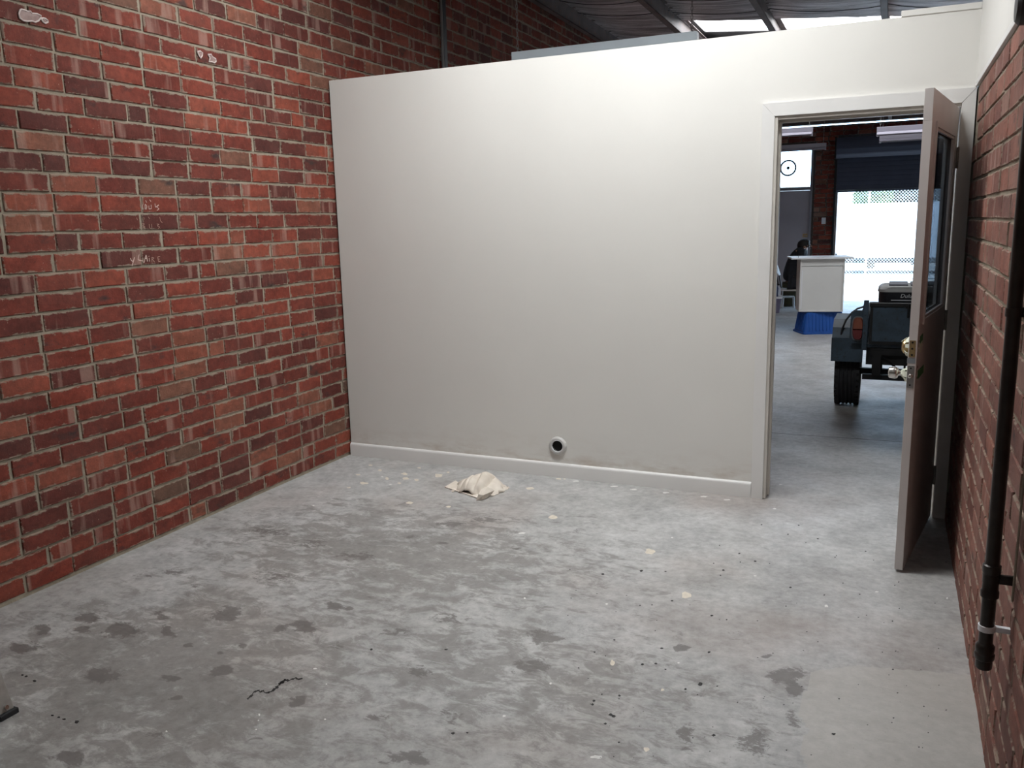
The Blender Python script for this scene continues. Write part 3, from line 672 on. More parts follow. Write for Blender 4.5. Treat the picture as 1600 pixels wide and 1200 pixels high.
# wire strapping under the sarking
for k, y in enumerate([2.6, 3.2, 3.75, 4.3, 6.6, 7.6, 8.7, 9.8, 11]):
    for b in range(1, len(BX)-2):
        pts = [(BX[b]+(BX[b+1]-BX[b])*t, y+.06*math.sin(b*2.1+k), ROOF(y, BX[b]+(BX[b+1]-BX[b])*t)-.02-.05*4*t*(1-t)*(.6+.5*((b*3+k*5) % 7)/7)) for t in [i/8 for i in range(9)]]
        m = MB(); m.tube(pts, .0035, 5); under(m.build('strap_wire', M_BLACK), ceil)
# outer roof skin above, light tight
mb = MB()
ys = [YB-.3]+[v for s in sorted(SKYS) for v in s[:2]]+[YF+.20]
def sheet(xa, xb, a, b, dz):
    vs = [(x, y, ROOF(y, x)+dz+t) for t in (0, .02) for x, y in ((xa, a), (xb, a), (xb, b), (xa, b))]
    mb.add(vs, [(0,3,2,1), (4,5,6,7), (0,1,5,4), (1,2,6,5), (2,3,7,6), (3,0,4,7)])
for i in range(0, len(ys)-1, 2): sheet(-.3, XR+.3, ys[i], ys[i+1], .09)
for s in SKYS:
    for xa, xb in ((-.3, s[3]), (s[4], XR+.3)): sheet(xa, xb, s[0]-.02, s[1]+.02, .095)
under(mb.build('roof_sheeting', plain('roof_iron', (.2,.2,.2), .5, .6)), ceil)
# glowing sheets: two roof lights and the added fill strip
for s in SKYS:
    m = MB(); n = int((s[4]-s[3]+.12)/.038); vs = []; fs = []
    for i in range(n+1):
        x = s[3]-.06+(s[4]-s[3]+.12)*i/n; d = .006*math.cos(i*math.pi/2)
        vs += [(x, s[0]-.06, ROOF(s[0]-.06, x)+.123+d), (x, s[1]+.06, ROOF(s[1]+.06, x)+.123+d)]
    for i in range(n): fs.append((2*i, 2*i+1, 2*i+3, 2*i+2))
    m.add(vs, fs); under(m.build('roof_and_fill_light', emis('skylit_and_fill_fibreglass', s[5], s[2])), ceil)

# ================================================================ THINGS IN THE NEAR ROOM
# ---- crumpled drop cloth
def cloth():
    root = empty('drop_cloth', (1.15, -.36, 0), 0, 'crumpled cream rag heaped on the concrete floor', 'rag')
    c0 = Vector((1.15, -.36, 0))
    def loc(px, py): q = hit(px, py, 2, 0)-c0; return Vector((q.x, q.y, 0))
    m = MB(); nu, nv = 60, 34; vs = []; fs = []
    A = loc(709, 760); B = loc(776, 774); ax = (B-A).normalized(); ay = Vector((-ax.y, ax.x, 0)); Lx = (B-A).length; mid = (A+B)/2+ay*.055
    for j in range(nv+1):
        for i in range(nu+1):
            u = -1+2*i/nu; v = -1+2*j/nv
            q = (u*(1-.22*v*v), v*(1-.18*u*u))
            rr = math.hypot(u, v*.95)
            x = q[0]*Lx*.50; y = q[1]*.135
            prof = max(0, 1-min(1, rr)**2.2)**.62
            ht = .080*prof*(.62+.50*math.exp(-((u-.05)/.55)**2))
            fold = math.sin(u*11+v*3.0+1.6*math.sin(v*2.1+u))
            ht += .0045*fold*prof+.012*prof*mnoise.noise(Vector((u*2.4, v*2.4, .3)))
            for cu_, sl_, wd_, dp_ in ((.44, -.16, .055, .026), (-.02, -.35, .05, .020), (-.34, -.28, .045, .020), (-.62, -.2, .04, .012)):
                ht -= dp_*prof*math.exp(-((u-cu_-sl_*v)/wd_)**2)*(1 if v < .55 else .4)
            e = max(0, rr-.82)
            x += .012*mnoise.noise(Vector((u*4, v*4, 2)))*3*e*3; y += .012*mnoise.noise(Vector((u*4, v*4, 6)))*3*e*3
            p = mid+ax*x+ay*y; vs.append((p.x, p.y, max(.002, ht+.003)))
    for j in range(nv):
        for i in range(nu):
            a = j*(nu+1)+i; fs.append((a, a+1, a+nu+2, a+nu+1))
    m.add(vs, fs)
    mt, nt, b = newmat('cream_cotton'); P = objco(nt)
    c = ramp(nt, noise(nt, P, 14, 5), [(.3, (.60,.53,.45)), (.7, (.72,.66,.58))]); nt.links.new(c, b.inputs['Base Color']); b.inputs['Roughness'].default_value = .95
    b.inputs['Specular IOR Level'].default_value = .1; bump(nt, b, noise(nt, P, 60, 6), .3, .004)
    o = m.build('bundled_cloth', mt, root, smooth=60); sm = o.modifiers.new('t', 'SOLIDIFY'); sm.thickness = .002
    # flat flap and hanging corner
    fl = [loc(695, 762), loc(712, 752), loc(728, 764), loc(752, 772), loc(750, 777), loc(745, 779)]
    m = MB(); n = len(fl); m.prism([(p.x, p.y) for p in fl], .0015, .006, lambda a_, b_, h: Vector((a_, b_, h))); m.build('flap', mt, root)
    tip = loc(744, 782); V_ = []
    for px, py, h in ((744,782,.003), (752,781,.004), (760,778,.004), (768,772,.010), (773,764,.035), (762,757,.062), (752,762,.056), (748,770,.040), (755,772,.034)):
        g = loc(px, py+h*330*.96); V_.append(Vector((g.x, g.y+.0, h)))
    m = MB(); m.add(V_, [(0,1,8), (0,8,7), (1,2,8), (2,3,8), (3,4,8), (4,5,8), (5,6,8), (6,7,8)])
    o = m.build('turned_corner', mt, root); sm = o.modifiers.new('t', 'SOLIDIFY'); sm.thickness = .003
cloth()

# ---- old pipe down the right wall
PX, PY = W-.052, -2.425
pp = empty('wall_pipe', (W, PY, .41), 0, 'dark iron pipe running down the right brick wall', 'pipe')
def ppart(name, mb_, mat, smooth=40):
    return under(mb_.build(name, mat, None, smooth=smooth), pp)
ppart('pipe_run', MB().tube([(PX, PY, .47), (PX, PY, 2.45), (PX, PY, 3.3)], .0165, 16), M_PIPE)
ppart('coupling', MB().lathe([(.0165, .605), (.021, .607), (.021, .622), (.0185, .626), (.0185, .668), (.021, .672), (.021, .690), (.0165, .693)], (PX, PY, 0), 'z', 20), M_PIPE)
ppart('end_fitting', MB().lathe([(0, .412), (.017, .412), (.0195, .416), (.0195, .436), (.023, .440), (.024, .452), (.021, .456), (.022, .462), (.0225, .474), (.018, .480), (.0165, .482)], (PX, PY, 0), 'z', 14), M_PIPE)
m = MB(); m.lathe([(.0167, .515), (.020, .515), (.020, .530), (.0167, .530)], (PX, PY, 0), 'z', 18); m.box((PX+.010, PY-.007, .516), (W-.001, PY+.007, .529)); ppart('clip_band', m, M_WHITE)
for z in (.655, 1.32, 1.98):
    m = MB(); m.box((PX+.014, PY-.005, z-.012), (W-.001, PY+.005, z+.012), bev=.002); m.lathe([(.0167, z-.010), (.0195, z-.010), (.0195, z+.010), (.0167, z+.010)], (PX, PY, 0), 'z', 16); ppart('saddle_clip', m, M_PIPE)
m = MB(); m.tube([(W-.008, PY-.045, .62), (W-.008, PY-.05, 1.2), (W-.008, PY-.046, 2.1)], .003, 6); ppart('bonding_wire', m, M_MORT)

# ---- dark round junction cover high on the right lining
q = hit(1602, 8, 0, W-.03)
jb = empty('conduit_box', (W-.004, q.y, q.z), 0, 'black round conduit box high on the white lining', 'junction box')
m = MB(); m.lathe([(0, -.050), (.040, -.048), (.050, -.038), (.052, 0)], (0,0,0), 'x', 28); m.build('cover', M_BLACK, jb, smooth=40)
m = MB(); m.tube([(-.02, -.04, .02), (-.02, -.16, .05), (-.02, -.5, .10)], .012, 10); m.build('conduit', M_BLACK, jb, smooth=60)

# ---- ladder leaning on the left wall, only a foot of it in view
ft = hit(29, 1113, 2, 0.0)
lad = empty('ladder', (ft.x, ft.y, 0), 0, 'aluminium ladder foot with black rubber base at the lower left', 'ladder')
lean = math.atan2(.80, 2.45); Lm = Matrix.Rotation(-lean, 4, 'Y')
for y in (-.03, -.42):
    m = MB(); m.box((-.068, y-.026, .02), (-.006, y+.026, 2.3), Lm, bev=.003); st_ = m.build('stile', M_ALU, lad)
    m = MB(); m.box((-.078, y-.032, .0), (.002, y+.032, .018), bev=.003); m.build('rubber_foot', M_RUBBER, lad)
    m = MB(); m.tube([Lm @ Vector((-.004, y, .035)), Lm @ Vector((.004, y, .035))], .007, 8); m.build('rivet', M_CHROME, lad)
for k in range(7):
    z = .28+k*.28; m = MB(); m.box((-.055, -.42, z-.012), (-.02, -.03, z+.012), Lm, bev=.003); m.build('rung', M_ALU, lad)

# ---- scratched writing and stuck-on remains on the left brickwork
M_CHALK = plain('chalk_scratch', (.62,.46,.40), .9, 0, .15, 80); M_CHALK2 = plain('faint_chalk', (.40,.24,.19), .9, 0, .2, 80)
def scratch(name, strokes, w_, mat, wob=.0006, seed=1):
    r = random.Random(seed); m = MB()
    for stq in strokes:
        P = [hit(px, py, 0, 0) for px, py in stq]
        for i in range(len(P)-1):
            a, b = P[i], P[i+1]; d = (b-a).normalized(); n = Vector((0, -d.z, d.y))
            w0 = w_*r.uniform(.7, 1.2); w1_ = w_*r.uniform(.7, 1.2)
            m.add([(.0026, *(a-n*w0)[1:]), (.0026, *(b-n*w1_)[1:]), (.0026, *(b+n*w1_)[1:]), (.0026, *(a+n*w0)[1:])], [(0,1,2,3)])
    return m.build(name, mat, wall_left)
def Z(ps): return [(190+x/10, 300+y/10) for x, y in ps]
scratch('scratched_writing', [Z(p) for p in ([(215,965),(190,1040),(155,1160)],[(120,1000),(140,1060),(165,1085)],[(265,975),(250,1060),(330,1078)],[(345,1105),(360,1040),(378,985)],[(378,985),(400,1085)],[(362,1040),(395,1035)],[(425,1030),(432,1085)],[(420,1000),(424,1008)])], .0021, M_CHALK)
scratch('scratched_writing', [Z(p) for p in ([(465,1020),(470,1100)],[(465,1022),(500,1030),(468,1058)],[(480,1058),(510,1095)],[(560,1010),(595,1005)],[(562,1012),(560,1045),(590,1050)],[(562,1045),(570,1085),(600,1085)])], .0016, M_CHALK2)
scratch('scratched_writing', [Z(p) for p in ([(320,195),(322,275)],[(365,190),(390,225),(375,275)],[(360,195),(365,270)],[(420,215),(422,265),(455,262)],[(455,200),(460,265)],[(515,180),(522,235)],[(525,240),(575,200),(545,238),(580,262),(545,290)],[(370,130),(385,165)],[(430,120),(455,150)])], .0018, M_CHALK)
scratch('scratched_writing', [Z(p) for p in ([(310,490),(312,565)],[(310,490),(350,500),(320,525),(360,545),(315,568)],[(425,500),(430,560),(460,570)],[(462,500),(468,565)],[(545,500),(580,505),(550,530),(590,545),(560,580)],[(230,400),(240,440)],[(340,390),(350,430)],[(410,385),(430,420)],[(590,390),(600,450),(630,480)])], .0014, M_CHALK2)
def blobmark(name, cx, cy, scale, pts, lbl):
    P = [hit(cx+x*scale, cy+y*scale, 0, 0) for x, y in pts]; c = sum(P, Vector())/len(P)
    o = bpy.data.objects.new(name, None); COL.objects.link(o); o.location = (0, 0, 0); o.empty_display_size = .02; o.parent = wall_left
    m = MB(); m.tube([(.004, p.y, p.z) for p in P]+[(.004, P[0].y, P[0].z)], .0035, 6); m.build('glue_rim', plain('dried_adhesive', (.66,.56,.53), .5, 0, .1, 40), o)
    m = MB(); n = len(P); m.add([(.0035, p.y, p.z) for p in P]+[(.005, c.y, c.z)], [(i, (i+1) % n, n) for i in range(n)]); m.build('glue_film', plain('thin_adhesive_film', (.30,.20,.18), .5, 0, .2, 40), o)
    return o
s_ = 120/1600
blobmark('glue_mark', 0, 0, s_, [(400,215),(430,195),(500,215),(560,240),(620,235),(650,280),(760,290),(840,330),(830,380),(780,440),(720,465),(650,440),(560,445),(470,430),(400,380),(375,290)], '')
blobmark('glue_mark', 0, 0, s_, [(840,390),(880,380),(930,390),(980,430),(985,460),(930,490),(880,455)], '')
blobmark('glue_mark', 280, 40, .1, [(275,405),(320,400),(355,430),(350,470),(325,510),(300,470)], '')
blobmark('glue_mark', 280, 40, .1, [(440,450),(490,450),(510,490),(560,520),(568,560),(540,585),(500,565),(455,570),(470,510)], '')

# ---- conduit on the left wall beyond the partition
c_ = hit(688, 60, 0, .0)
cn = empty('wall_conduit', (0, c_.y, 2.3), 0, 'slim grey conduit rising up the brick wall beyond the partition', 'conduit')
m = MB(); m.tube([(.016, c_.y, 1.0), (.016, c_.y, 3.5)], .012, 10); under(m.build('conduit_run', plain('conduit_grey', (.20,.19,.185), .45), None, smooth=60), cn)
m = MB(); m.box((.0, c_.y+.02, 1.0), (.022, c_.y+.07, 3.5)); under(m.build('cover_strip', M_BLACK), cn)

# ---- fluorescent battens
def chain(m, top, bot):
    top, bot = Vector(top), Vector(bot); n = max(2, int((top-bot).length/.026)); d = (bot-top)/n
    for i in range(n):
        c = top+d*(i+.5); pts = []
        for k in range(9):
            q = 2*math.pi*k/8; a = math.cos(q)*.0075; b = math.sin(q)*.017
            pts.append(c+(Vector((a, 0, b)) if i % 2 else Vector((0, a, b))))
        m.tube(pts, .0018, 4, False)
def batten(c, L, label, twin=False, hang=True, mat=M_GREYP, h=.055, rz=0.0):
    root = empty('fluorescent_batten', c, rz, label, 'light fitting', 'hanging fluorescent battens')
    m = MB(); m.box((-L/2, -.032, 0), (L/2, .032, h), bev=.004); m.build('body', mat, root)
    for y in ((-.03, .03) if twin else (0,)):
        m = MB(); m.tube([(-L/2+.03, y, -.026), (L/2-.03, y, -.026)], .014, 12); m.build('tube', M_WHITE if mat is M_GREYP else mat, root, smooth=60)
    for x in (-L/2+.012, L/2-.012):
        m = MB(); m.box((x-.012, -.045 if twin else -.02, -.046), (x+.012, .045 if twin else .02, .002), bev=.003); m.build('lamp_holder', M_WHITE if mat is M_GREYP else mat, root)
    m = MB(); m.prism([(-.034, .0), (-.075, -.030), (-.073, -.033), (-.030, -.004), (.030, -.004), (.073, -.033), (.075, -.030), (.034, .0)], -L/2+.005, L/2-.005, lambda a, b, hh: Vector((hh, a, b))); m.build('reflector', mat, root)
    for x in (-L/2+.035, L/2-.04):
        m = MB(); chain(m, (x, 0, ROOF(c[1], c[0]+x)-c[2]-.01), (x, 0, h)); m.build('chain', M_STEEL, root)
    return root
batten((1.520, .98, 2.672), 1.29, 'grey fluorescent batten hung on chains just above the partition')
M_BATT = plain('shaded_violet_enamel', (.22,.21,.25), .5, 0, .05, 4)  # far fittings face away from the light; that shade is in the colour
e = hit(1270, 203, 1, 6.0); batten((e.x-.62, 6.0, e.z-.02), 1.24, 'upper left batten hung above the transom window, seen through the doorway', mat=M_BATT)
e = hit(1291, 227, 1, 9.0); batten((e.x-.62, 9.0, e.z-.02), 1.24, 'long batten hung across the top of the bright transom window', mat=M_BATT)
e = hit(1370, 204, 1, 6.0); batten((e.x+.62, 6.0, e.z-.02), 1.24, 'upper batten hung in front of the roller door drum', mat=M_BATT)
e = hit(1374, 215, 1, 7.2); batten((e.x+.62, 7.2, e.z-.02), 1.24, 'lower batten hung in front of the roller door drum', mat=M_BATT)

# ================================================================ WORKSHOP THINGS
# ---- blue box trailer
tr = empty('box_trailer', (3.8, 3.2, 0), 0, 'weathered blue steel box trailer parked tail towards the doorway', 'trailer')
def tp(name, mb_, mat, smooth=False, par=None):
    o = mb_.build(name, mat, None, smooth)
    if par is None: return under(o, tr)
    o.parent = par; return o
TX0, TX1, TY0, TY1, TZ0, TZ1 = 3.205, 4.43, 2.30, 3.42, .575, .905
TS = .775
tp('floor_tray', MB().box((TX0, TY0+.02, TZ0-.03), (TX1, TY1, TZ0)), M_BLUE)
for nm, a, b in (('side_panel', (TX0, TY0+.02, TZ0), (TX0+.025, TY1, TS)), ('side_panel', (TX1-.025, TY0+.02, TZ0), (TX1, TY1, TS)), ('front_panel', (TX0+.025, TY1-.025, TZ0), (TX1-.025, TY1, TS))):
    tp(nm, MB().box(a, b, bev=.004), M_BLUE)
tg = tp('tailgate', MB().box((TX0+.035, TY0-.004, TZ0+.005), (TX1-.035, TY0+.018, TZ1-.03), bev=.004), M_BLUE)
tp('tailgate_rim', MB().box((TX0+.03, TY0-.014, TZ1-.042), (TX1-.03, TY0+.022, TZ1-.012), bev=.004), M_FRAME, par=None)
m = MB(); m.box((TX0+.035, TY0-.012, TZ0-.002), (TX1-.035, TY0-.003, TZ0+.022)); m.box((TX0+.035, TY0-.010, TZ0+.022), (TX0+.055, TY0-.003, TZ1-.04)); tp('gate_edging', m, M_FRAME)
for x in (TX0+.30, TX1-.30):
    m = MB(); m.tube([(x, TY0-.02, TZ1-.02), (x, TY0-.022, TZ1-.12)], .008, 8); m.box((x-.02, TY0-.018, TZ1-.05), (x+.02, TY0-.006, TZ1-.03)); tp('gate_latch', m, M_FRAME)
for x in (TX0+.005, TX1-.005): tp('corner_post', MB().box((x-.018, TY0-.008, TZ0-.05), (x+.018, TY0+.03, TZ1+.006), bev=.003), M_BLUE)
tp('top_rail', MB().tube([(TX0+.01, TY0+.03, TS+.008), (TX0+.01, TY1, TS+.008), (TX1-.01, TY1, TS+.008), (TX1-.01, TY0+.03, TS+.008)], .014, 10), M_FRAME)
# chassis, springs, axle, wheels
m = MB()
for x in (TX0+.13, TX1-.13): m.box((x-.03, TY0+.06, TZ0-.10), (x+.03, TY1+.2, TZ0-.03))
for y in (TY0+.05, 2.9, TY1-.1): m.box((TX0+.05, y-.025, TZ0-.09), (TX1-.05, y+.025, TZ0-.035))
m.box((TX0+.02, TY0+.06, TZ0-.17), (TX1-.02, TY0+.10, TZ0-.03)); tp('chassis', m, M_FRAME)
m = MB(); m.box((3.08, 2.735, .262), (4.56, 2.785, .31)); tp('axle', m, M_FRAME)
for x in (TX0+.10, TX1-.10):
    m = MB()
    for i in range(4): m.box((x-.025, 2.76-.42+.09*i, .318+.009*i), (x+.025, 2.76+.42-.09*i, .326+.009*i))
    for y in (2.34, 3.18): m.box((x-.03, y-.02, .325), (x+.03, y+.02, TZ0-.05))
    m.box((x-.04, 2.70, .25), (x+.04, 2.82, .36)); tp('leaf_spring', m, M_FRAME)
m = MB(); m.tube([(TX0+.12, 2.33, .49), (TX0+.30, 2.4, .33)], .009, 6); m.tube([(TX0+.30, 2.4, .31), (TX0+.30, 2.4, .5)], .009, 6); m.box((TX0+.0, 2.36, .285), (TX1, 2.41, .325)); tp('underbody_brace', m, M_FRAME)
def wheel(xc):
    root = tp('wheel', MB().lathe([(.10, -.05), (.17, -.06), (.185, -.075), (.19, -.03), (.19, .03), (.185, .075), (.17, .06), (.10, .05)], (xc, 2.765, .298), 'x', 28, True), M_STEEL, 40)
    prof = [(.18, -.070), (.215, -.092), (.262, -.096), (.283, -.088), (.2955, -.072), (.297, -.060)]
    for gx in (-.045, -.015, .015, .045): prof += [(.298, gx-.0115), (.288, gx-.0075), (.288, gx+.0075), (.298, gx+.0115)]
    prof += [(.297, .060), (.2955, .072), (.283, .088), (.262, .096), (.215, .092), (.18, .070)]
    ty = tp('tyre', MB().lathe(prof, (xc, 2.765, .298), 'x', 48, True), M_RUBBER, 30)
    m = MB()
    for k in range(36):
        for sx in (-.079, .079):
            q = 2*math.pi*(k+(.5 if sx > 0 else 0))/36; M_ = Matrix.Translation((xc, 2.765, .298)) @ Matrix.Rotation(q, 4, 'X'); m.box((sx-.013, -.013, .283), (sx+.013, .013, .2985), M_)
    tag(tp('tread_blocks', m, M_RUBBER), kind='stuff')
wheel(3.087); wheel(4.56)
for sx, x0, x1 in ((0, 2.972, 3.2), (1, 4.435, 4.66)):
    m = MB(); yc = 2.765; t = .006
    pr = [(2.40, .425), (2.40, .60), (2.45, .68), (2.56, .735), (3.00, .735), (3.10, .68), (3.14, .60), (3.14, .45)]
    inn = [(2.406, .425), (2.406, .597), (2.455, .675), (2.562, .728), (2.998, .728), (3.094, .676), (3.134, .597), (3.134, .45)]
    for i in range(len(pr)-1): m.prism([pr[i], pr[i+1], inn[i+1], inn[i]], x0, x1, lambda a, b, h: Vector((h, a, b)))
    m.prism([(2.40, .50)]+pr[1:-1]+[(3.14, .5), (3.05, .60), (2.95, .655), (2.58, .655), (2.48, .60)], x0-.004 if not sx else x1, x0 if not sx else x1+.004, lambda a, b, h: Vector((h, a, b)))
    tp('mudguard', m, M_BLUE)
    tp('mud_flap', MB().box((x0-.006, 2.388, .415), (x1-.0, 2.399, .605), bev=.002), M_BLUE)
# lamp bracket and tail lamps
for sgn, xc in ((1, 3.158), (-1, 4.477)):
    tp('lamp_bracket', MB().prism([(xc-.06, .575), (xc+.055, .575), (xc+.055, .83), (xc-.03, .83), (xc-.055, .80)], 2.325, 2.338, lambda a, b, h: Vector((a, h, b))), M_BLUE)
    def oval(w0, z0, z1, h):
        cz = .69; out = []
        for k in range(20):
            q = 2*math.pi*k/20; a = math.copysign(abs(math.cos(q))**.7, math.cos(q)); b = math.copysign(abs(math.sin(q))**.55, math.sin(q)); out.append((xc+w0*a, cz+h*b))
        return out
    base = tp('tail_lamp', MB().prism(oval(.046, 0, 0, .096), 2.312, 2.326, lambda a, b, h: Vector((a, h, b))), plain('lamp_base_grey', (.12,.13,.14), .5))
    full = oval(.040, 0, 0, .088)
    tpz = .685
    up_ = [(a, max(b, tpz)) for a, b in full]; dn = [(a, min(b, tpz)) for a, b in full]
    for nm, pl, cc in (('amber_lens', up_, (.19,.055,.03)), ('red_lens', dn, (.11,.012,.014))):
        m = MB(); cx_ = xc; cz_ = sum(b for a, b in pl)/len(pl); n = len(pl)
        m.add([(a, 2.312, b) for a, b in pl]+[(xc+(a-xc)*.8, 2.288, cz_+(b-cz_)*.86) for a, b in pl], [tuple(range(n, 2*n))]+[(i, (i+1) % n, n+(i+1) % n, n+i) for i in range(n)])
        tp(nm, m, plain(nm+'_plastic', cc, .3, 0, .1, 20), par=base)
# hose looped from guard to body
hp = [hit(px, py, 1, 2.42) for px, py in [(1313,530),(1316,514),(1322,500),(1331,489),(1340,482.5),(1349,480),(1357,481)]]
tp('hose', MB().tube([(p.x, 2.42+.004*i*i*.3, p.z) for i, p in enumerate(hp)], .0075, 8), M_BLACK, 60)
m = MB(); m.box((TX0-.02, 2.42, .80), (TX0+.0, 2.7, .86)); m.tube([(TX0-.03, 2.44, .80), (TX0-.005, 2.5, .86)], .006, 6); tp('side_cleat', m, M_FRAME)
m = MB(); m.box((3.77, TY1, TZ0-.09), (3.87, TY1+1.1, TZ0-.03)); m.lathe([(0, -.03), (.04, -.02), (.04, .03), (0, .04)], (3.82, TY1+1.12, TZ0-.05), 'z', 14); tp('drawbar', m, M_FRAME)

# ---- long tub with a printed band, riding in the trailer
tb0 = (3.285, 2.72); tbz = TZ0+.001
tub = empty('lidded_tub', (3.62, 2.95, tbz), 0, 'rounded tub with grey rim and white lettering riding in the blue trailer', 'tub')
def rrect(x0, x1, y0, y1, r, n=6):
    out = []
    for cx, cy, a0 in ((x1-r, y1-r, 0), (x0+r, y1-r, 90), (x0+r, y0+r, 180), (x1-r, y0+r, 270)):
        for k in range(n+1):
            q = math.radians(a0+90*k/n); out.append((cx+r*math.cos(q), cy+r*math.sin(q)))
    return out
XY = (-.335, .335, -.235, .235)
m = MB(); lv = [(0, .03), (.30, .0), (.365, .0)]; rings = []
for hh, ins in lv: rings.append([(a, b, hh) for a, b in rrect(XY[0]+ins, XY[1]-ins, XY[2]+ins, XY[3]-ins, .09)])
nn = len(rings[0]); m.add(sum(rings, []), [tuple(range(nn-1, -1, -1))]+[(k*nn+i, k*nn+(i+1) % nn, (k+1)*nn+(i+1) % nn, (k+1)*nn+i) for k in range(2) for i in range(nn)]); m.build('tub_body', plain('black_printed_plastic', (.012,.012,.016), .35, 0, .2, 8), tub, smooth=30)
m = MB(); rings = []
for hh, ins in [(.365, -.008), (.385, -.006), (.405, .012), (.412, .03)]: rings.append([(a, b, hh) for a, b in rrect(XY[0]+ins, XY[1]-ins, XY[2]+ins, XY[3]-ins, .09)])
m.add(sum(rings, []), [tuple(range(3*nn, 4*nn))]+[(k*nn+i, k*nn+(i+1) % nn, (k+1)*nn+(i+1) % nn, (k+1)*nn+i) for k in range(3) for i in range(nn)]); m.build('lid', plain('dusty_grey_plastic', (.36,.36,.35), .5, 0, .1, 10), tub, smooth=40)
m = MB(); m.box((-.26, -.18, .412), (-.12, .18, .424), bev=.003); m.box((-.10, -.18, .412), (.27, .18, .424), bev=.003); m.build('lid_ridge', plain('dark_lid_plastic', (.10,.10,.13), .5), tub)
m = MB(); m.box((-.24, -.2365, .298), (.30, -.2352, .304)); m.build('print_line', M_WHITE, tub)
def text(body, size, M_, mat, name, parent, extrude=.0004):
    cu = bpy.data.curves.new(name, 'FONT'); cu.body = body; cu.size = size; cu.extrude = extrude; cu.shear = .25; cu.resolution_u = 3
    o = bpy.data.objects.new(name, cu); COL.objects.link(o); dg = bpy.context.evaluated_depsgraph_get()
    me = bpy.data.meshes.new_from_object(o.evaluated_get(dg)); bpy.data.objects.remove(o)
    me.materials.clear(); me.materials.append(mat); q = bpy.data.objects.new(name, me); COL.objects.link(q); q.parent = parent; q.matrix_local = M_; return q
text('Dulux', .043, Matrix.Translation((-.175, -.2362, .322)) @ Matrix.Rotation(math.pi/2, 4, 'X'), M_WHITE, 'lettering', tub)

# ---- white cabinet carcass standing on an upturned blue tub
cz0 = .300
cb = empty('cabinet', (2.49, 7.42, cz0), math.radians(12), 'open white cabinet carcass balanced on an upturned blue tub', 'cabinet')
M_MEL = plain('white_melamine', (.68,.68,.66), .4, 0, .03, 4)
w_, d_, h_ = .56, .40, .70
for nm, a, b in (('side_panel', (-w_/2, -d_/2, 0), (-w_/2+.018, d_/2, h_)), ('side_panel', (w_/2-.018, -d_/2, 0), (w_/2, d_/2, h_)), ('bottom_panel', (-w_/2+.018, -d_/2, 0), (w_/2-.018, d_/2, .018)), ('rail', (-w_/2+.018, -d_/2+.010, h_-.09), (w_/2-.018, -d_/2+.022, h_)), ('back_panel', (-w_/2+.018, -d_/2+.018, .018), (w_/2-.018, -d_/2+.028, h_-.092))):
    m = MB(); m.box(a, b, bev=.0012); m.build(nm, M_MEL, cb)
m = MB(); m.box((-w_/2+.0181, -d_/2+.001, .04), (-w_/2+.034, -d_/2+.012, h_-.15)); m.build('edge_strip', M_WHITE, cb)
m = MB(); m.box((-w_/2-.12, -d_/2-.03, h_), (w_/2+.10, d_/2+.17, h_+.020), bev=.002); m.build('top_board', M_WHITE, cb)
m = MB(); m.tube([(-w_/2-.03, -d_/2+.02, h_+.02), (-w_/2-.03, -d_/2+.02, h_+.045)], .004, 6); m.build('screw', M_STEEL, cb)
bt = empty('upturned_tub', (2.51, 7.44, 0), math.radians(24), 'blue ribbed plastic tub upside down under the white cabinet', 'tub')
m = MB(); rings = []
for hh, ins in [(0, -.008), (.022, -.008), (.022, .006), (.06, .012), (.285, .045), (.2965, .058)]: rings.append([(a, b, hh) for a, b in rrect(-.29+ins, .29-ins, -.22+ins, .22-ins, .045, 4)])
nn = len(rings[0]); m.add(sum(rings, []), [tuple(range(5*nn, 6*nn))]+[(k*nn+i, k*nn+(i+1) % nn, (k+1)*nn+(i+1) % nn, (k+1)*nn+i) for k in range(5) for i in range(nn)]); m.build('tub_shell', M_BLUE2, bt, smooth=30)
for k in range(10):
    x = -.21+k*.0467; m = MB(); m.add([(x-.007, -.2105, .045), (x+.007, -.2105, .045), (x+.007, -.178, .27), (x-.007, -.178, .27), (x-.006, -.219, .05), (x+.006, -.219, .05), (x+.006, -.185, .265), (x-.006, -.185, .265)], [(4,5,6,7), (0,1,5,4), (1,2,6,5), (2,3,7,6), (3,0,4,7)]); m.build('rib', M_BLUE2, bt)
for k in range(7):
    y = -.14+k*.0467; m = MB(); m.add([(-.2805, y-.007, .045), (-.2805, y+.007, .045), (-.248, y+.007, .27), (-.248, y-.007, .27), (-.289, y-.006, .05), (-.289, y+.006, .05), (-.255, y+.006, .265), (-.255, y-.006, .265)], [(4,5,6,7), (0,1,5,4), (1,2,6,5), (2,3,7,6), (3,0,4,7)]); m.build('rib', M_BLUE2, bt)

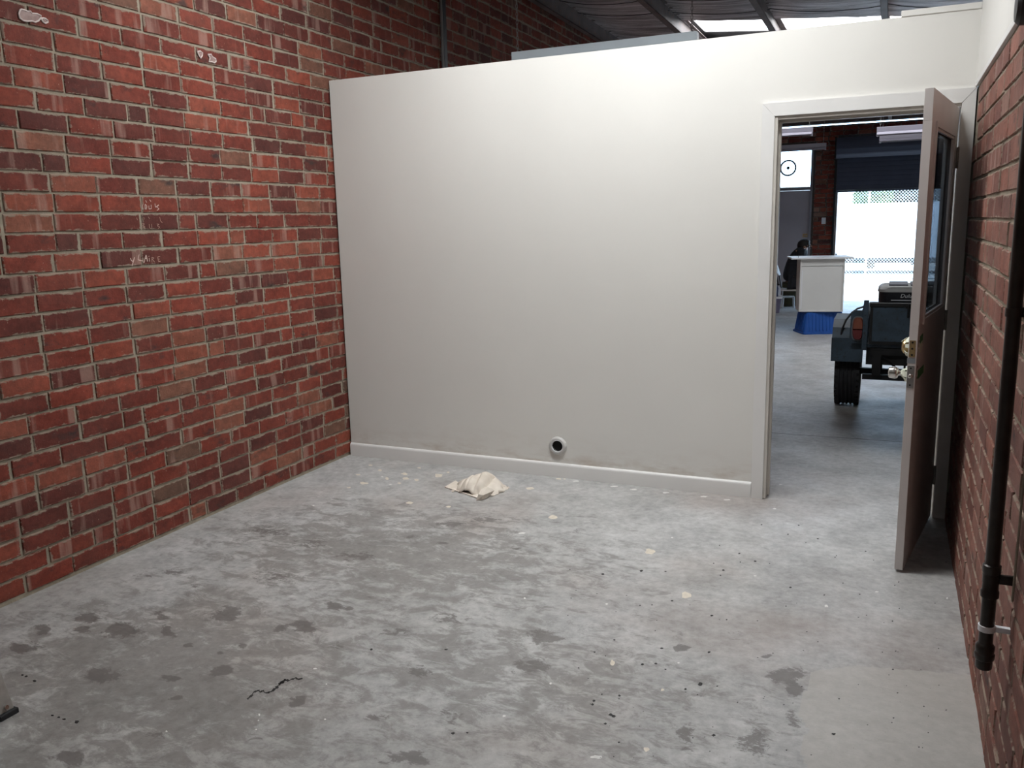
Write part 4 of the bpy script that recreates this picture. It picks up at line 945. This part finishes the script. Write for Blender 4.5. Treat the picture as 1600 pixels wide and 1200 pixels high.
# ---- seated person bent forward behind the cabinet, on a pale plastic chair
PYY = 10.35
hd = hit(1258, 386, 1, PYY); hp_ = hit(1235, 437, 1, PYY)
OX, OZ = hp_.x, .50
per = empty('person', (OX, PYY, 0), 0, 'person in dark clothes sitting bent forward behind the white cabinet', 'person')
def skinmesh(name, joints, edges, mat, parent, sub=2, root=0):
    me = bpy.data.meshes.new(name); me.from_pydata([j[:3] for j in joints], edges, []); me.update()
    o = bpy.data.objects.new(name, me); COL.objects.link(o); md = o.modifiers.new('s', 'SKIN'); md.use_smooth_shade = True
    sv = me.skin_vertices[0].data
    for i, j in enumerate(joints):
        rx = j[3]; sv[i].radius = rx if isinstance(rx, tuple) else (rx, rx); sv[i].use_root = (i == root)
    o.modifiers.new('b', 'SUBSURF').levels = sub; o.modifiers['b'].render_levels = sub
    dg = bpy.context.evaluated_depsgraph_get(); nm = bpy.data.meshes.new_from_object(o.evaluated_get(dg)); bpy.data.objects.remove(o)
    nm.materials.clear(); nm.materials.append(mat); q = bpy.data.objects.new(name, nm); COL.objects.link(q); q.parent = parent; return q
hx, hz = hd.x-OX, hd.z
M_SKIN = plain('skin', (.36,.20,.14), .55, 0, .06, 12); M_CLOTH = plain('navy_black_jumper', (.012,.013,.018), .9, 0, .3, 14, .3); M_PANT = plain('dark_trousers', (.02,.02,.026), .9, 0, .25, 14, .3); M_HAIR = plain('black_hair', (.008,.007,.007), .6, 0, .3, 60, .4)
# body: one continuous surface, pelvis -> spine -> neck -> head; arms to hands; legs to feet
J = [(0, 0, .50, .12), (.03, 0, .66, .115), (.10, 0, .84, .125), (.17, 0, .98, (.10,.12)), (.215, -.005, 1.03, .055), (hx-.02, -.01, hz-.03, .068), (hx+.01, -.01, hz+.03, .085), (hx, -.01, hz+.075, .06),
     (.15, .18, .97, .06), (.24, .22, .74, .042), (.43, .12, .64, .032), (.50, .09, .62, .028),
     (.15, -.18, .97, .06), (.22, -.23, .73, .042), (.42, -.13, .62, .032), (.49, -.10, .60, .028),
     (.08, .10, .47, .09), (.45, .14, .47, .065), (.43, .13, .10, .042), (.53, .14, .04, .035), (.08, -.10, .47, .09), (.46, -.14, .46, .065), (.44, -.13, .10, .042), (.54, -.14, .04, .035)]
E_ = [(0,1),(1,2),(2,3),(3,4),(4,5),(5,6),(6,7),(3,8),(8,9),(9,10),(10,11),(3,12),(12,13),(13,14),(14,15),(0,16),(16,17),(17,18),(18,19),(0,20),(20,21),(21,22),(22,23)]
skinmesh('body', J, E_, M_SKIN, per)
JJ = [(0, 0, .45, .165), (.03, 0, .64, .165), (.09, 0, .83, .168), (.155, 0, .97, (.128,.145)), (.20, -.003, 1.04, .085), (.15, .185, .965, .085), (.245, .225, .74, .064), (.46, .11, .635, .046), (.15, -.185, .965, .085), (.225, -.235, .73, .064), (.46, -.115, .61, .046)]
skinmesh('jumper', JJ, [(0,1),(1,2),(2,3),(3,4),(3,5),(5,6),(6,7),(3,8),(8,9),(9,10)], M_CLOTH, per)
skinmesh('trousers', [(0,0,.49,.14),(.08,.10,.47,.105),(.45,.14,.475,.078),(.43,.13,.13,.056),(.08,-.10,.47,.105),(.46,-.14,.465,.078),(.44,-.13,.13,.056)], [(0,1),(1,2),(2,3),(0,4),(4,5),(5,6)], M_PANT, per)
for y, x in ((.14, .53), (-.14, .54)):
    m = MB(); m.box((x-.15, y-.045, .0), (x+.10, y+.045, .075), bev=.03); m.build('shoe', M_BLACK, per, smooth=60)
def fingers(base, dirv, sgn):
    b0 = Vector(base); d = Vector(dirv).normalized(); s = Vector((0, 1, 0)); s = (s-d*s.dot(d)).normalized(); n = d.cross(s)
    for k in range(4):
        o_ = b0+s*(k-1.5)*.019+d*.03; L_ = (.068, .078, .074, .058)[k]; m = MB(); m.tube([o_, o_+d*L_*.5, o_+d*L_*.8-n*.018, o_+d*L_*.9-n*.036], [.0095, .009, .0085, .007], 8); m.build('finger', M_SKIN, per, smooth=60)
    o_ = b0+s*sgn*.030; m = MB(); m.tube([o_, o_+s*sgn*.02+d*.025, o_+s*sgn*.018+d*.055], [.011, .010, .008], 8); m.build('thumb', M_SKIN, per, smooth=60)
fingers((.50, .09, .62), (.9, -.2, -.2), -1); fingers((.49, -.10, .60), (.9, .2, -.2), 1)
# head details: hair cap, ear, nose
m = MB(); nu, nv = 18, 12; vs = []; fs = []
hc = Vector((hx-.004, -.01, hz+.03))
for j in range(nv+1):
    th = math.pi*.62*j/nv
    for i in range(nu):
        ph = 2*math.pi*i/nu; rr = Vector((.112*math.sin(th)*math.cos(ph)-.012, .096*math.sin(th)*math.sin(ph), .105*math.cos(th)))
        if math.cos(ph) > .35 and th > math.pi*.36: rr *= .8
        rr *= 1+.05*mnoise.noise(rr*40); vs.append(hc+rr)
for j in range(nv):
    for i in range(nu): fs.append((j*nu+i, j*nu+(i+1) % nu, (j+1)*nu+(i+1) % nu, (j+1)*nu+i))
m.add(vs, fs); m.build('hair', M_HAIR, per, smooth=70)
for sy in (-1, 1):
    m = MB(); m.lathe([(.006, -.008), (.018, -.004), (.022, .004), (.014, .008), (0, .006)], (hx+.0, -.01+sy*.094, hz+.0), 'y', 12); m.build('ear', M_SKIN, per, smooth=60)
m = MB(); m.add([(hx+.088, -.022, hz+.0), (hx+.088, .002, hz+.0), (hx+.09, -.01, hz+.045), (hx+.118, -.01, hz+.004)], [(0,1,3), (1,2,3), (2,0,3), (0,2,1)]); m.build('nose', M_SKIN, per)
m = MB(); m.tube([(hx+.085, -.035, hz-.03), (hx+.093, -.01, hz-.031), (hx+.085, .015, hz-.03)], .004, 6); m.build('mouth', plain('lip', (.28,.10,.09), .5), per)
for sy in (-1, 1):
    m = MB(); m.lathe([(0, .011), (.008, .008), (.011, 0)], (hx+.078, -.01+sy*.034, hz+.036), 'x', 10); m.build('eye', M_BLACK, per, smooth=60)
# chair under the person
ch = empty('plastic_chair', (OX, PYY, 0), 0, 'pale plastic chair under the seated person', 'chair')
M_CH = plain('pale_chair_plastic', (.50,.47,.45), .5, 0, .05, 6)
m = MB(); m.box((-.17, -.21, .33), (.24, .21, .355), bev=.008); m.build('seat', M_CH, ch)
for x, y in ((-.15, -.19), (-.15, .19), (.21, -.19), (.21, .19)):
    m = MB(); m.tube([(x*1.12, y*1.06, 0), (x, y, .335)], [.016, .020], 8); m.build('leg', M_CH, ch, smooth=60)
for y in (-.17, .17):
    m = MB(); m.tube([(-.16, y, .34), (-.20, y, .55), (-.235, y, .66)], .011, 8); m.build('back_post', M_BLACK, ch, smooth=60)
m = MB(); m.prism([(-.20, .58), (-.185, .58), (-.235, .74), (-.285, .79), (-.30, .775), (-.25, .72)], -.20, .20, lambda a, b, h: Vector((a, h, b))); m.build('backrest', M_CH, ch)

# ---- clutter on the floor by the far left
def P10(px, py, Y): return hit(px, py, 1, Y)
f0 = hit(1216, 487, 2, 0)
st1 = empty('storage_tub', (f0.x-.14, f0.y-.12, 0), .1, 'grey violet storage tub with white lid beside the door jamb', 'storage tub')
m = MB(); rings = []
for hh, ins in [(0, .03), (.24, .0)]: rings.append([(a, b, hh) for a, b in rrect(-.2+ins, .2-ins, -.15+ins, .15-ins, .03, 3)])
nn = len(rings[0]); m.add(sum(rings, []), [tuple(range(nn-1, -1, -1)), tuple(range(nn, 2*nn))]+[(i, (i+1) % nn, nn+(i+1) % nn, nn+i) for i in range(nn)]); m.build('tub_body', plain('violet_grey_plastic', (.14,.13,.20), .5), st1)
m = MB(); m.prism(rrect(-.21, .21, -.16, .16, .03, 3), .24, .27, lambda a, b, h: Vector((a, b, h))); m.build('lid', M_WHITE, st1)
def bottle(loc, h, r, mat, label, capm=M_BLACK):
    root = empty('bottle', loc, 0, label, 'bottle', 'bottles among the workshop clutter')
    m = MB(); m.lathe([(0, 0), (r, 0), (r, h*.62), (r*.8, h*.72), (r*.4, h*.78), (r*.4, h*.88), (0, h*.88)], (0,0,0), 'z', 14); m.build('bottle_body', mat, root, smooth=40)
    m = MB(); m.lathe([(0, h*.88), (r*.48, h*.88), (r*.48, h), (0, h)], (0,0,0), 'z', 12); m.build('cap', capm, root)
tz = .271; bx, by = f0.x-.14, f0.y-.12
bottle((bx+.12, by-.08, tz), .22, .035, plain('dark_blue_plastic', (.02,.03,.09), .35), 'dark blue bottle on the storage tub lid')
bottle((bx+.02, by-.09, tz), .26, .04, plain('smoky_plastic', (.03,.03,.04), .35), 'tall black bottle on the storage tub lid', M_WHITE)
bottle((bx+.14, by+.05, tz), .20, .036, plain('milky_plastic', (.5,.52,.6), .4), 'milky white bottle at the back of the storage tub lid')
tl = empty('tool_case', (bx-.05, by+.04, tz), .2, 'low black tool case lying on the storage tub', 'tool case')
m = MB(); m.box((-.10, -.07, 0), (.10, .07, .10), bev=.012); m.build('case_body', M_BLACK, tl)
m = MB(); m.tube([(-.04, 0, .10), (-.04, 0, .125), (.04, 0, .125), (.04, 0, .10)], .007, 8); m.build('handle', M_STEEL, tl)
f1 = hit(1230, 481, 2, 0)
sl = empty('step_stool', (f1.x, f1.y+.12, 0), .15, 'small white plastic step stool in front of the clutter', 'stool')
m = MB(); m.box((-.10, -.09, .17), (.10, .09, .195), bev=.008); m.build('stool_top', M_WHITE, sl)
for x in (-.085, .085):
    for y in (-.075, .075): m = MB(); m.tube([(x*1.12, y*1.1, 0), (x, y, .175)], [.013, .016], 8); m.build('leg', M_WHITE, sl, smooth=60)
f2 = hit(1232, 466, 1, 11.0)
bxo = empty('carton', (f2.x, 11.05, 0), .1, 'olive brown carton behind the step stool', 'box')
m = MB(); m.box((-.12, -.12, 0), (.12, .12, .40), bev=.003); m.build('carton_body', plain('olive_card', (.075,.068,.035), .8, 0, .2, 12), bxo)
m = MB(); m.add([(-.12,-.12,.401), (.12,-.12,.401), (.13,-.19,.44), (-.11,-.19,.435), (-.12,-.12,.404), (.12,-.12,.404), (.13,-.19,.443), (-.11,-.19,.438)], [(0,1,2,3), (7,6,5,4), (0,4,5,1), (1,5,6,2), (2,6,7,3), (3,7,4,0)]); m.build('flap', plain('brown_card', (.13,.10,.07), .8), bxo)
rg = empty('red_rag', (f2.x+.02, 11.05, .402), 0, 'dark red cloth slung on top of the olive carton', 'cloth')
m = MB(); vs = []; fs = []
for j in range(9):
    for i in range(9):
        u, v = i/4-1, j/4-1; vs.append((u*.10, v*.10, max(.002, .05*(1-u*u)*(1-v*v)+.03*mnoise.noise(Vector((u*3, v*3, 1)))+.004)))
for j in range(8):
    for i in range(8): fs.append((j*9+i, j*9+i+1, j*9+i+10, j*9+i+9))
m.add(vs, fs); o = m.build('cloth_folds', plain('dark_red_cloth', (.10,.018,.02), .9), rg, smooth=60); o.modifiers.new('t', 'SOLIDIFY').thickness = .004

# ================================================================ STREET SIDE
M_APR = plain('pale_apron_concrete', (.55,.54,.52), .85, 0, .08, .8)
mb = MB(); mb.box((-8, YF+.22, -.12), (18, 17.2, -.004)); t = mb.build('ground_apron', M_APR); tag(t, 'sunlit pale concrete apron outside the roller doorway', 'ground', kind='structure')
mb = MB(); mb.box((-20, 17.2, -.12), (40, 45, -.006)); t = mb.build('ground_yard', plain('dry_yard', (.36,.34,.30), .9, 0, .12, .6)); tag(t, 'bright dry ground beyond the wire fence', 'ground', kind='structure')
FY = 17.5
fe = empty('wire_fence', (3, FY, 0), 0, 'galvanised chain-link fence with pipe rails across the yard', 'fence')
M_GALV = plain('galvanised_wire', (.62,.64,.66), .45, .4, .06, 20)
m = MB(); p_ = .072; x0, x1, z0, z1 = .4, 6.6, .06, 2.28; n = int((x1-x0+z1-z0)/p_)
for k in range(n):
    for s in (1, -1):
        # wire z = s*(x-c)
        c = x0-(z1-z0)+k*p_ if s == 1 else x0+k*p_
        pts = []
        xa = max(x0, c); xb = min(x1, c+(z1-z0))
        if s == 1: za, zb = z0+(xa-c), z0+(xb-c)
        else:
            xa = max(x0, c-(z1-z0)); xb = min(x1, c); za, zb = z0+(c-xa), z0+(c-xb)
        if xb-xa < .02: continue
        m.tube([(xa, FY+.003*s, za), (xb, FY+.003*s, zb)], .0042, 4, False)
under(m.build('mesh_fabric', M_GALV), fe); tag(fe.children[0], kind='stuff')
for x in (.5, 2.78, 4.05, 6.5): m = MB(); m.tube([(x, FY+.035, 0), (x, FY+.035, 2.35)], .027, 10); under(m.build('post', M_GALV, None, 60), fe)
for z in (.055, 1.20, 2.30): m = MB(); m.tube([(.4, FY+.03, z), (6.6, FY+.03, z)], .018, 8); under(m.build('rail', M_GALV, None, 60), fe)
# parked white van
VY = 20.2
va = empty('parked_van', (3.6, VY, 0), 0, 'white van parked side on behind the wire fence', 'van')
M_VAN = plain('white_car_paint', (.80,.80,.80), .3, 0, .02, 2)
def vp(name, m, mat, smooth=False): return under(m.build(name, mat, None, smooth), va)
side = [(.9,.42),(.9,.95),(1.15,1.12),(1.75,1.76),(2.1,1.86),(5.5,1.86),(5.62,1.75),(5.68,.42)]
vp('body_shell', MB().prism(side, VY, VY+1.6, lambda a, b, h: Vector((a, h, b))), M_VAN)
for pl in ([(1.42,1.16),(1.86,1.66),(2.35,1.70),(2.35,1.14)], [(2.50,1.14),(2.50,1.70),(3.5,1.70),(3.5,1.14)]):
    vp('side_window', MB().prism(pl, VY-.006, VY-.001, lambda a, b, h: Vector((a, h, b))), M_GLASS2)
for x in (1.75, 4.9, 3.25):
    if x == 3.25: continue
    vp('tyre', MB().lathe([(.19,-.09),(.30,-.10),(.32,-.06),(.32,.06),(.30,.10),(.19,.09)], (x, VY+.06, .32), 'y', 28, True), M_RUBBER, 40)
    vp('hub_cap', MB().lathe([(0,-.10),(.12,-.098),(.19,-.07),(.19,.0)], (x, VY+.06, .32), 'y', 20), M_STEEL, 40)
vp('sill', MB().box((1.0, VY+.02, .28), (5.6, VY+1.5, .42)), M_BLACK)
vp('bumper', MB().box((.80, VY+.02, .40), (.92, VY+1.55, .62), bev=.02), M_BLACK)
vp('door_line', MB().box((2.42, VY-.004, .5), (2.43, VY-.001, 1.75)), M_BLACK)
# trees over the van
def tree(x, y, h, r, seed, label, col, nl=2600):
    root = empty('tree', (x, y, 0), 0, label, 'tree', 'trees beyond the fence')
    rr = random.Random(seed); m = MB(); m.tube([(0,0,0), (.05,0,h*.4), (0,.05,h*.75)], [.12,.09,.04], 8); m.build('trunk', plain('bark', (.10,.075,.055), .9, 0, .2, 10, .4), root)
    m = MB()
    for k in range(nl):
        while True:
            p = Vector((rr.uniform(-1,1), rr.uniform(-1,1), rr.uniform(-1,1)))
            if .25 < p.length < 1: break
        q = Vector((p.x*r, p.y*r*.8, h*.62+p.z*h*.42)); a = Vector((rr.gauss(0,1), rr.gauss(0,1), rr.gauss(0,1))).normalized(); b = a.cross(Vector((rr.gauss(0,1), rr.gauss(0,1), rr.gauss(0,1)))).normalized(); s = rr.uniform(.05, .10)
        m.add([q-a*s, q+b*s*.45, q+a*s, q-b*s*.45], [(0,1,2,3)])
    tag(m.build('foliage', plain('leaf_'+label[:6], col, .6, 0, .35, 1.5), root), kind='stuff')
tree(2.75, 22.9, 3.4, .55, 1, 'slim leafy green tree above the middle of the van', (.04,.10,.015), 4000)
tree(4.0, 24.6, 3.6, .95, 2, 'dark leafy tree behind the van', (.010,.018,.008), 7000)
tree(6.3, 23.6, 4.2, .95, 3, 'bright green tree beyond the right end of the van', (.10,.20,.04))
mb = MB(); mb.box((-6, 27, 0), (16, 27.2, 2.6)); t = mb.build('wall_neighbour', plain('neighbour_cream', (.6,.57,.5), .8, 0, .06, .6)); tag(t, 'pale boundary wall far beyond the trees', 'wall', kind='structure')
bpy.context.view_layer.update()
